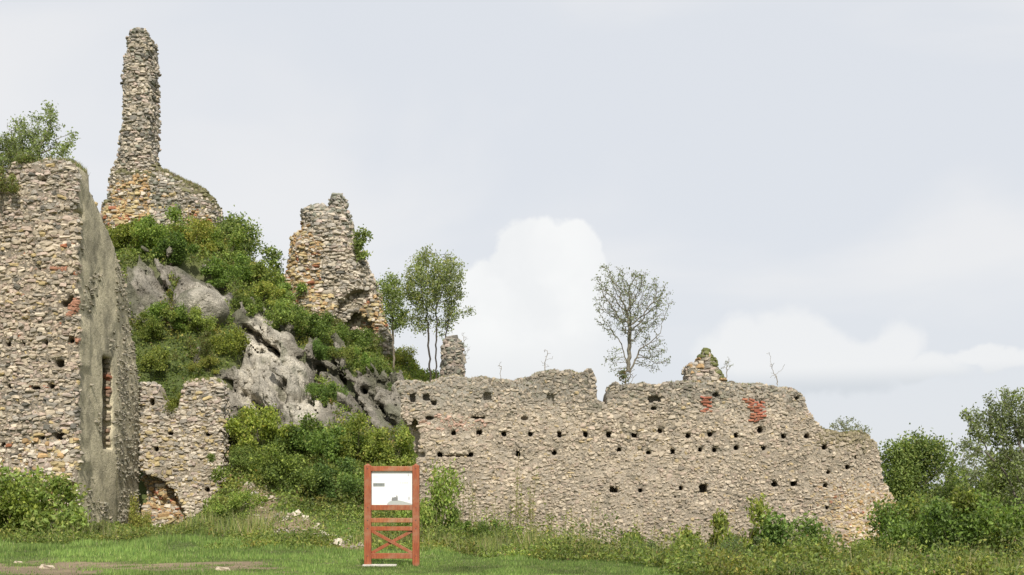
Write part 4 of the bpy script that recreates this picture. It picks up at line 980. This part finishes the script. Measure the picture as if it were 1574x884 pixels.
PR = dict(lush=[shrub_proto(301+i, 8000, 9, dict(mid=5, deep=2, fresh=4, yell=.6), .095) for i in range(3)],
          dark=[shrub_proto(311+i, 7000, 8, dict(deep=4, mid=5, fresh=1.6), .095) for i in range(2)],
          yellow=[shrub_proto(321+i, 5200, 8, dict(fresh=5, yell=3, mid=2), .09) for i in range(2)],
          grey=[shrub_proto(331+i, 4500, 8, dict(olive=4, pale=2, mid=2, brown=.6), .085) for i in range(2)])
PR['big'] = [shrub_proto(341+i, 20000, 14, dict(mid=5, deep=3, fresh=2.5, olive=2), .055) for i in range(2)]
sc_ = {k: 0 for k in PR}
def shrub(label, px_, py_, rad, kind='lush', Y=None, flat_=1.0, z=None):
    p = hit(px_, py_) if Y is None else np.array([*W(px_, 0, Y)[:2], 0]); 
    if Y is not None: p[2] = H(p[0], p[1])
    if z is not None: p[2] = z
    i = sc_[kind]; sc_[kind] += 1; fm, sm_ = PR[kind][i % len(PR[kind])]
    r = tag(empty('shrub', tuple(p)), label, 'shrub', 'shrubs on and below the castle hill'); r.rotation_euler = (0, 0, (i*2.4+len(label)) % 6.28); r.scale = (rad, rad, rad*flat_)
    o = link('foliage', fm, r); o2 = link('stems', sm_, r); s = .85+.35*((i*37 % 10)/10); k_ = ((i*53+len(label)*7) % 10)/10; o.color = (s*(.78+.5*k_), s*(.92+.16*k_), s*(.68+.2*((i*29 % 7)/7)), 1)
# the top fringe under the needle tower
for a in [('leafy shrub below the left foot of the needle tower', 195, 380, 1.3), ('leafy shrub centred below the needle tower foot', 240, 385, 1.5, 'lush'), ('dark shrub in the hollow above the grey rock ledge', 262, 402, 1.2, 'dark'),
          ('yellow-green shrub below the right half of the needle tower foot', 300, 385, 1.3, 'yellow'), ('shrub under the dense hill tree', 345, 400, 1.4, 'lush'), ('dark shrub right of the rock ledge', 345, 440, 1.3, 'dark'),
          ('shrub on the slope left of the sky gap', 385, 440, 1.3, 'lush'), ('low shrub at the foot of the tower stump left side', 425, 465, 1.3, 'lush'), ('yellow-green shrub below the sky gap', 405, 470, 1.1, 'yellow'),
          ('shrub above the pale cliff, right of the round boulder', 385, 480, .9, 'dark'), ('shrub hanging over the top of the pale cliff', 440, 510, 1.3, 'lush'), ('dark shrub over the diagonal rock cleft', 478, 520, 1.2, 'dark'),
          ('shrub below the middle of the tower stump', 500, 505, .9, 'grey'), ('dark shrub in the gap between the pale cliff and the brown rocks', 498, 552, .8, 'dark'), ('low shrub left of the stump hollow, above the brown rocks', 522, 558, .8, 'lush'), ('shrub on the crest of the brown rocks', 560, 570, .8, 'lush'), ('shrub below the tower stump hollow', 545, 540, 1.1, 'dark'), ('olive shrub above the brown rocks', 580, 550, 1.1, 'grey'),
          ('grassy yellow shrub on the ridge below the young tree', 620, 565, .9, 'yellow'), ('shrub on the ridge below the leafy tree', 660, 575, .8, 'lush'), ('dark shrub on brown rocks above the low wall end', 570, 585, .9, 'dark'),
          ('shrub in a crack at the middle of the brown rocks', 500, 615, .8, 'lush'), ('mossy shrub among rocks left of the long wall', 600, 610, .7, 'grey'),
          ('shrub at the left edge of the hanging thicket', 228, 520, 1.0, 'lush'), ('dark shrub in the hanging thicket below the grey rock', 262, 505, 1.0, 'dark'), ('bright shrub under the round boulder', 305, 510, .9, 'lush'),
          ('shrub at the right end of the hanging thicket', 350, 545, 1.1, 'dark'), ('brownish shrub in the middle of the hanging thicket', 300, 555, 1.0, 'grey'), ('shrub low in the hanging thicket above the annex wall', 240, 570, 1.0, 'lush'), ('dark shrub filling the notch of the annex wall', 262, 600, .75, 'dark', 53.9, 1.0, W(0, 636, 53.9)[2]),
          ('shrub above the right part of the annex wall', 320, 575, .7, 'yellow')]:
    shrub(*a)
# thicket at the foot of the cliff
rt_ = [('lush', 1.3), ('dark', 1.25), ('lush', 1.35)]
for a in [('thicket shrub against the right edge of the annex wall', 365, 690, 1.2, 'lush'), ('thicket shrub below the slanting rock slab', 405, 690, 1.4, 'lush'), ('thicket shrub under the pale cliff foot', 450, 700, 1.4, 'dark'),
          ('thicket shrub below the brown rocks', 500, 705, 1.4, 'lush'), ('thicket shrub halfway between cliff foot and long wall', 550, 710, 1.4, 'lush'), ('thicket shrub touching the long wall left end', 600, 715, 1.3, 'lush'),
          ('dark lower thicket shrub left of the dirt bank', 415, 745, 1.2, 'dark'), ('dark lower thicket shrub above the dirt bank', 460, 755, 1.2, 'dark'), ('lower thicket shrub above the rubble hollow', 505, 760, 1.1, 'dark'),
          ('lower thicket shrub left of the red board', 545, 770, 1.1, 'lush'), ('lower thicket shrub behind the red board', 595, 775, 1.1, 'lush'), ('light green shrub right behind the red board', 625, 790, .9, 'yellow'),
          ('small shrub at the top of the dirt bank', 375, 725, .8, 'lush')]:
    shrub(*a)
shrub('silvery shrub spilling over the wall top at the very left edge', 0, 0, .8, 'grey', 44.6, 1.0, W(0, 292, 44.6)[2])
shrub('pale shrub on the wall top under the spilling tree', 40, 0, .55, 'grey', 45.3, 1.0, W(0, 262, 45.3)[2])
for a in [('leafy bush in front of the tall left ruin', 40, 0, 2.15, 'yellow', 42.5), ('bush at the very left edge before the ruin', -8, 0, 1.6, 'dark', 41.8), ('small dark bush at the ruin corner', 92, 0, 1.0, 'dark', 43.0), ('low grey bush left of the plastered flank', 128, 0, .7, 'grey', 44.0),
          ('low bush at the foot of the plastered flank', 165, 0, .6, 'lush', 46.0), ('slim yellow shrub beside the arch recess', 207, 0, .6, 'yellow', 51.5, 2.2), ('bright low shrub right of the annex wall', 370, 0, .8, 'yellow', 44.0),
          ('tall light shrub immediately right of the red board', 668, 0, 1.15, 'yellow', 41.5, 1.7), ('shrub right of the board, second along the long wall', 700, 0, 0.70, 'lush', 42.0, 1.1), ('dark low shrub before the patch of pale wall foot', 735, 0, 0.62, 'dark', 41.5), ('small shrub before the pale wall foot', 772, 0, 0.62, 'dark', 42.2, 1.1),
          ('low shrub at the foot of the tall stalks', 815, 0, 0.55, 'grey', 41.5), ('low yellow shrub before the wall, left of its middle', 865, 0, 0.62, 'yellow', 41.5), ('low shrub before the middle of the long wall', 905, 0, 0.58, 'lush', 41.8), ('slender shrub below the airy tree', 975, 0, 0.96, 'lush', 42.0, 1.4),
          ('low grey shrub under the third hole row', 1040, 0, 1.04, 'grey', 41.6), ('shrub with upright shoots in front of the wall', 1120, 0, 1.32, 'lush', 41.8, 1.5), ('dark shrub right of the upright shoots', 1160, 0, 1.32, 'dark', 41.5, 1.1), ('large shrub before the right third of the wall', 1215, 0, 1.77, 'lush', 41.5), ('dark shrub before the ochre wall end', 1255, 0, 0.70, 'dark', 41.2),
          ('grey shrub at the lower right before the wall', 1285, 0, 0.65, 'grey', 41.0), ('low shrub at the bottom edge below the wall end', 1335, 0, 0.50, 'lush', 41.0), ('shrub filling the bottom edge just right of the wall end', 1412, 0, 1.3, 'big', 38.5), ('broad bush at the bottom edge, left of the corner bush', 1430, 0, 2.42, 'big', 38.5), ('dark bush at the bottom edge between two grey bushes', 1480, 0, 2.31, 'big', 38), ('big corner bush at the lower right', 1530, 0, 2.53, 'big', 38), ('bush cut by the right edge at the very bottom', 1585, 0, 2.53, 'big', 37.5),
          ('weedy low bush at the bottom edge before the ochre wall end', 1300, 0, 0.77, 'grey', 36), ('weedy bush at the bottom before the large shrub', 1235, 0, 0.77, 'lush', 36.5), ('pale weedy bush near the bottom under the brick patches', 1170, 0, 0.64, 'grey', 36.5),
          ('near weedy shrub at the bottom edge below the airy tree', 1000, 0, 0.64, 'grey', 33), ('near leafy weed clump at the bottom edge, right of the middle', 1060, 0, 0.68, 'lush', 32.5), ('near pale weed clump at the bottom edge below the left brick patch', 1120, 0, 0.73, 'grey', 32), ('near dark weed clump at the bottom edge below the right brick patch', 1175, 0, 0.77, 'dark', 32.5), ('near broad weed clump at the bottom edge left of the wall end', 1240, 0, 0.86, 'lush', 32), ('near weed clump at the bottom edge under the ochre wall end', 1310, 0, 0.77, 'yellow', 32.5),
          ('low shrub in front, between slender shrub and grey shrub', 1010, 0, 0.68, 'yellow', 40.5), ('low grey-green shrub in front of upright shoots', 1085, 0, 0.80, 'grey', 40.5)]:
    shrub(*a)

# grass and moss fringe on the wall tops
def topfringe(name, label, spans, Y, n, seed, w, hmin=.05, hmax=.22, F_=None):
    rng = np.random.default_rng(seed); P_ = []
    for x0, x1, dens in spans:
        m = int(n*dens*(x1-x0)/100); X = (rng.uniform(x0, x1, m)-CX)/FPX*Y; P_.append(np.stack([X, Y+rng.uniform(.0, 1.3, m)], 1))
    P_ = np.vstack(P_); zt = np.full(len(P_), np.nan)
    for t in np.arange(F_.ax[2][-1], F_.lo[2], -F_.st*.6):
        q = np.column_stack([P_, np.full(len(P_), t)]); mm = (F_(q) < 0) & np.isnan(zt); zt[mm] = t
    ok = ~np.isnan(zt); q = np.column_stack([P_[ok], zt[ok]])
    V1, F1_, T1 = blades(q, rng.uniform(hmin, hmax), .014, rng, gtint(len(q), rng, **w), .7)
    tag(link(name, mesh(name, V1, F1_, M_GRASS, T1)), label, 'grass', kind='stuff')
topfringe('wall_top_grass', 'dry grass and moss along the top of the long wall', [(640, 900, .8), (820, 895, 2), (935, 1240, .8), (1265, 1340, 5)], YW, 1500, 401, dict(dry=3, olive=3, brown=3, mid=1.5), .08, .16, FW)
topfringe('ruin_top_grass', 'short grass on the top corner of the tall left ruin', [(10, 118, 2.0)], YL, 1500, 402, dict(dry=2, mid=3, olive=3, brown=1), .1, .18, FL)
topfringe('foot_top_grass', 'dry grass on the sloping shoulder of the needle tower foot', [(244, 335, 4.0)], YF+.6, 1500, 403, dict(dry=2, olive=4, brown=3, mid=1.5), .15, .25, FN)
topfringe('annex_top_grass', 'grass on the top of the annex wall', [(278, 342, 4.0)], YA, 1500, 404, dict(yell=3, mid=3, olive=3, dry=1), .1, .2, FA)

# loose stones on the dirt bank and in the grass
rng = np.random.default_rng(50)
VS, TS = [], []
for i in range(260):
    p = PA+(PB-PA)*rng.random(); x, y = p[0]+rng.normal(0, .75), p[1]+rng.normal(0, 1.0); s = rng.uniform(.02, .085)
    a = rng.uniform(0, 6.28); v = SV[i % 14]*[s, s*.85, s*.6]; v = np.stack([v[:, 0]*math.cos(a)-v[:, 1]*math.sin(a), v[:, 0]*math.sin(a)+v[:, 1]*math.cos(a), v[:, 2]], 1)
    VS.append(v+[x, y, float(H(x, y))+s*.4+.02]); TS.append(np.tile(np.array(PAL[('pale', 'beige', 'grey')[i % 3]])*rng.uniform(.7, 1.1), (26, 1)))
tag(link('stone_rubble', mesh('stone_rubble', np.vstack(VS), (SF[None]+(np.arange(len(VS))*26)[:, None, None]).reshape(-1, 4), M_STONE, np.vstack(TS))), 'small stone rubble strewn over the bare earth bank', 'rubble', kind='stuff')
for i, (px_, py_, s, lb) in enumerate([(382, 747, .15, 'pale stone at the top of the earth bank beside the annex wall'), (392, 762, .13, 'grey stone near the top of the earth bank'), (415, 768, .14, 'beige stone on the upper earth bank'), (455, 792, .15, 'pale stone halfway down the earth bank'),
        (470, 798, .12, 'small pale stone just below the middle of the earth bank'), (497, 826, .16, 'upright pale stone on the lower earth bank'), (520, 841, .17, 'whitish flat stone at the foot of the earth bank'), (487, 812, .12, 'beige stone above the lower end of the earth bank')]):
    p = hit(px_, py_); o = link('loose_stone', STONE_ME[i]); o.location = (p[0], p[1], p[2]+s*.4); o.scale = (s*1.3, s, s*.7); o.rotation_euler = (.2, .1*i, i*1.3); o.color = (*(np.array(PAL[('pale', 'grey', 'beige', 'pale', 'pale', 'pale', 'pale', 'beige')[i]])*1.05), 1); tag(o, lb, 'stone')
for px_, py_, s, lb in [(72, 874, .11, 'loose stone on the bare soil at the bottom left'), (28, 866, .07, 'small loose stone near the bottom left corner'), (342, 877, .10, 'flat pale stone in the grass near the bottom, left of the board')]:
    p = hit(px_, py_); o = link('loose_stone', STONE_ME[3]); o.location = (p[0], p[1], p[2]+s*.3); o.scale = (s*1.5, s, s*.5); o.color = (.5, .42, .32, 1); tag(o, lb, 'stone')

# ------------------------------------------------------------------ red wooden information board
SY = 29.0; SB = W(602, 868, SY); SB[2] = float(H(SB[0], SY)); s1 = SY/FPX
board = tag(empty('information_board', tuple(SB)), 'red-brown wooden information board with white panel standing on the grass', 'information board')
def lx(px_): return (px_-602)*s1
def lz(py_): return (868-py_)*s1
def bevbox(name, cx, cy, cz, sx_, sy_, sz_, parent, m=M_WOOD, rot=0.0, col=None, bev=.008):
    v, f = box(0, 0, 0, sx_, sy_, sz_); me = mesh(name, v, f, m); o = link(name, me, parent, (cx, cy, cz)); o.rotation_euler = (0, rot, 0)
    if bev:
        b_ = o.modifiers.new('bevel', 'BEVEL'); b_.width = bev; b_.segments = 2
    if col: o.color = (*col, 1)
    return o
for px_ in (565.5, 639.5):
    x = lx(px_); w_ = 10.5*s1; hh_ = lz(712)
    v, f = box(0, 0, hh_/2-.06, w_, w_, hh_+.12)
    o = link('post', mesh('post', v, f, M_WOOD), board, (x, 0, 0)); b_ = o.modifiers.new('bevel', 'BEVEL'); b_.width = .008; b_.segments = 2
    a = w_/2*.6; v = np.array([(-a, -a, 0), (a, -a, 0), (a, a, 0), (-a, a, 0), (-a*.4, -a*.4, .035), (a*.4, -a*.4, .035), (a*.4, a*.4, .035), (-a*.4, a*.4, .035)])
    f = np.array([(0, 1, 5, 4), (1, 2, 6, 5), (2, 3, 7, 6), (3, 0, 4, 7), (4, 5, 6, 7), (3, 2, 1, 0)])
    link('post_cap', mesh('post_cap', v, f, M_WOOD), o, (0, 0, hh_+.001))
M_IRON = flat('dark_iron', (.08, .075, .07), .5)
for px_ in (565.5, 639.5):
    for py_ in (717, 777, 796.5, 809, 851):
        a = np.arange(8)/8*2*math.pi; v = np.vstack([np.stack([.012*np.cos(a), 0*a, .012*np.sin(a)], 1), np.stack([.009*np.cos(a), 0*a-.008, .009*np.sin(a)], 1)]); f = np.array([(q, (q+1) % 8, 8+(q+1) % 8, 8+q) for q in range(8)]+[(8, 9, 10, 11), (8, 11, 12, 15), (12, 13, 14, 15)])
        link('bolt', mesh('bolt', v, f, M_IRON), board, (lx(px_), -5.25*s1-.001, lz(py_)))
xl, xr = lx(571), lx(634); wid = xr-xl; xm = (xl+xr)/2
for nm, y0, y1, dep, col in (('top_rail', 713.5, 721, .13, (1.15, 1.25, 1.3)), ('panel_rail', 773, 781, .11, None), ('middle_rail', 793, 800, .11, (1.15, 1.5, 1.6)), ('upper_brace_rail', 806, 812.5, .09, (1.1, 1, .9)), ('bottom_rail', 847, 855.5, .10, None)):
    bevbox(nm, xm, 0, (lz(y0)+lz(y1))/2, wid+.02, dep, (y1-y0)*s1, board, col=col)
bl = math.hypot(wid, lz(812.5)-lz(847)); an = math.atan2(lz(812.5)-lz(847), wid)
bevbox('brace', xm, -.022, (lz(812.5)+lz(847))/2, bl*.985, .04, 5*s1, board, rot=an)
bevbox('brace', xm, .022, (lz(812.5)+lz(847))/2, bl*.985, .04, 5*s1, board, rot=-an)
M_PANEL = flat('white_panel', (.86, .87, .87), .35); M_INK = flat('grey_ink', (.13, .14, .14)); M_INK2 = flat('pale_grey_ink', (.55, .56, .57)); M_INK3 = flat('green_grey_print', (.42, .45, .42))
pan = bevbox('panel', xm, .012, (lz(721)+lz(773))/2, wid-.012, .02, (773-721)*s1-.006, board, M_PANEL, bev=0)
def pr(name, polys, m, off):
    """flat print on the panel; polys in photo pixels"""
    V_, F_ = [], []
    for pl in polys:
        o0 = len(V_); V_ += [(lx(a)-xm, off, lz(b_)-(lz(721)+lz(773))/2) for a, b_ in pl]; F_.append(list(range(o0, o0+len(pl))))
    me = bpy.data.meshes.new(name); me.from_pydata(V_, [], F_); me.materials.append(m); o = link(name, me, pan); return o
def rc(x0, y0, x1, y1): return [(x0, y1), (x1, y1), (x1, y0), (x0, y0)]
rngp = random.Random(4)
pr('title_box', [rc(573.6, 739.2, 591.2, 744.8)], flat('title_grey', (.33, .35, .33)), -.0115)
L = []; x = 574.4
while x < 590.4:
    w_ = rngp.uniform(.9, 1.6); L.append(rc(x, 739.7, x+.55, 744.3)); L.append(rc(x+.2, rngp.choice((739.9, 741.7, 743.6)), x+w_*.8, rngp.choice((740.8, 742.6, 744.3))) if rngp.random() < .0 else rc(x, 741.5, x+w_*.75, 742.3)); x += w_+.35
pr('title_lettering', L, M_INK, -.0130)
L = []; x = 614.6
for w_ in (1.0, 0, .6, 1.0, 1.0, 1.1):
    if w_ == 0: x += 1.6; continue
    L += [rc(x, 737.6, x+.4, 740.6), rc(x, 738.8, x+w_, 739.3), rc(x+w_, 737.6, x+w_+.4, 740.6)]; x += w_+1.4
pr('year_lettering', L, M_INK2, -.0120)
pr('heading_lettering', [rc(574.5+i*1.3, 729.3, 575.4+i*1.3, 730.5) for i in range(5)], M_INK2, -.0120)
pr('emblem', [[(626.5, 729), (627.6, 728.5), (628.8, 729), (628.6, 726.6), (627.9, 724.6), (627.3, 724.6), (626.8, 726.6)]], M_INK2, -.0120)
pr('emblem', [[(627, 764.5), (628.5, 765.2), (630.2, 764.6), (630.2, 761.8), (629.2, 760), (628.0, 760), (627.2, 761.8)]], M_INK2, -.0120)
mound = [(594.5, 772.6), (596, 769.5), (599, 767.4), (603, 766.2), (609, 765.8), (615, 766.2), (621, 767.6), (628, 769.6), (633, 771.2), (633, 772.6)]
pr('hill_drawing', [mound[::-1]], M_INK3, -.0115)
pr('castle_drawing', [[(602, 766.6), (611.5, 766.4), (611.5, 763), (610.8, 758.6), (609.3, 758.2), (609.0, 761.4), (607, 760.2), (605.5, 761.8), (603.6, 760.6), (602, 763.5)][::-1]], flat('castle_grey', (.22, .22, .22)), -.0125)
st = [rc(628-20*0, 0, 0, 0)]
foot = W(590, 869, SY-.1)
v, f = box(0, 0, 0, 52*s1, .22, .05); sl = link('stone_slab', mesh('stone_slab', v, f, M_STONE), None, (lx(584)+SB[0]+.0, SY-.02, float(H(SB[0], SY))+.035)); sl.color = (.55, .52, .46, 1)
b_ = sl.modifiers.new('bevel', 'BEVEL'); b_.width = .015; b_.segments = 2
tag(sl, 'flat pale stone slab in the grass under the left post of the board', 'stone slab')
print('tris', sum(len(o.data.polygons)*2 for o in scene.objects if o.type == 'MESH'), 'objects', len(scene.objects))
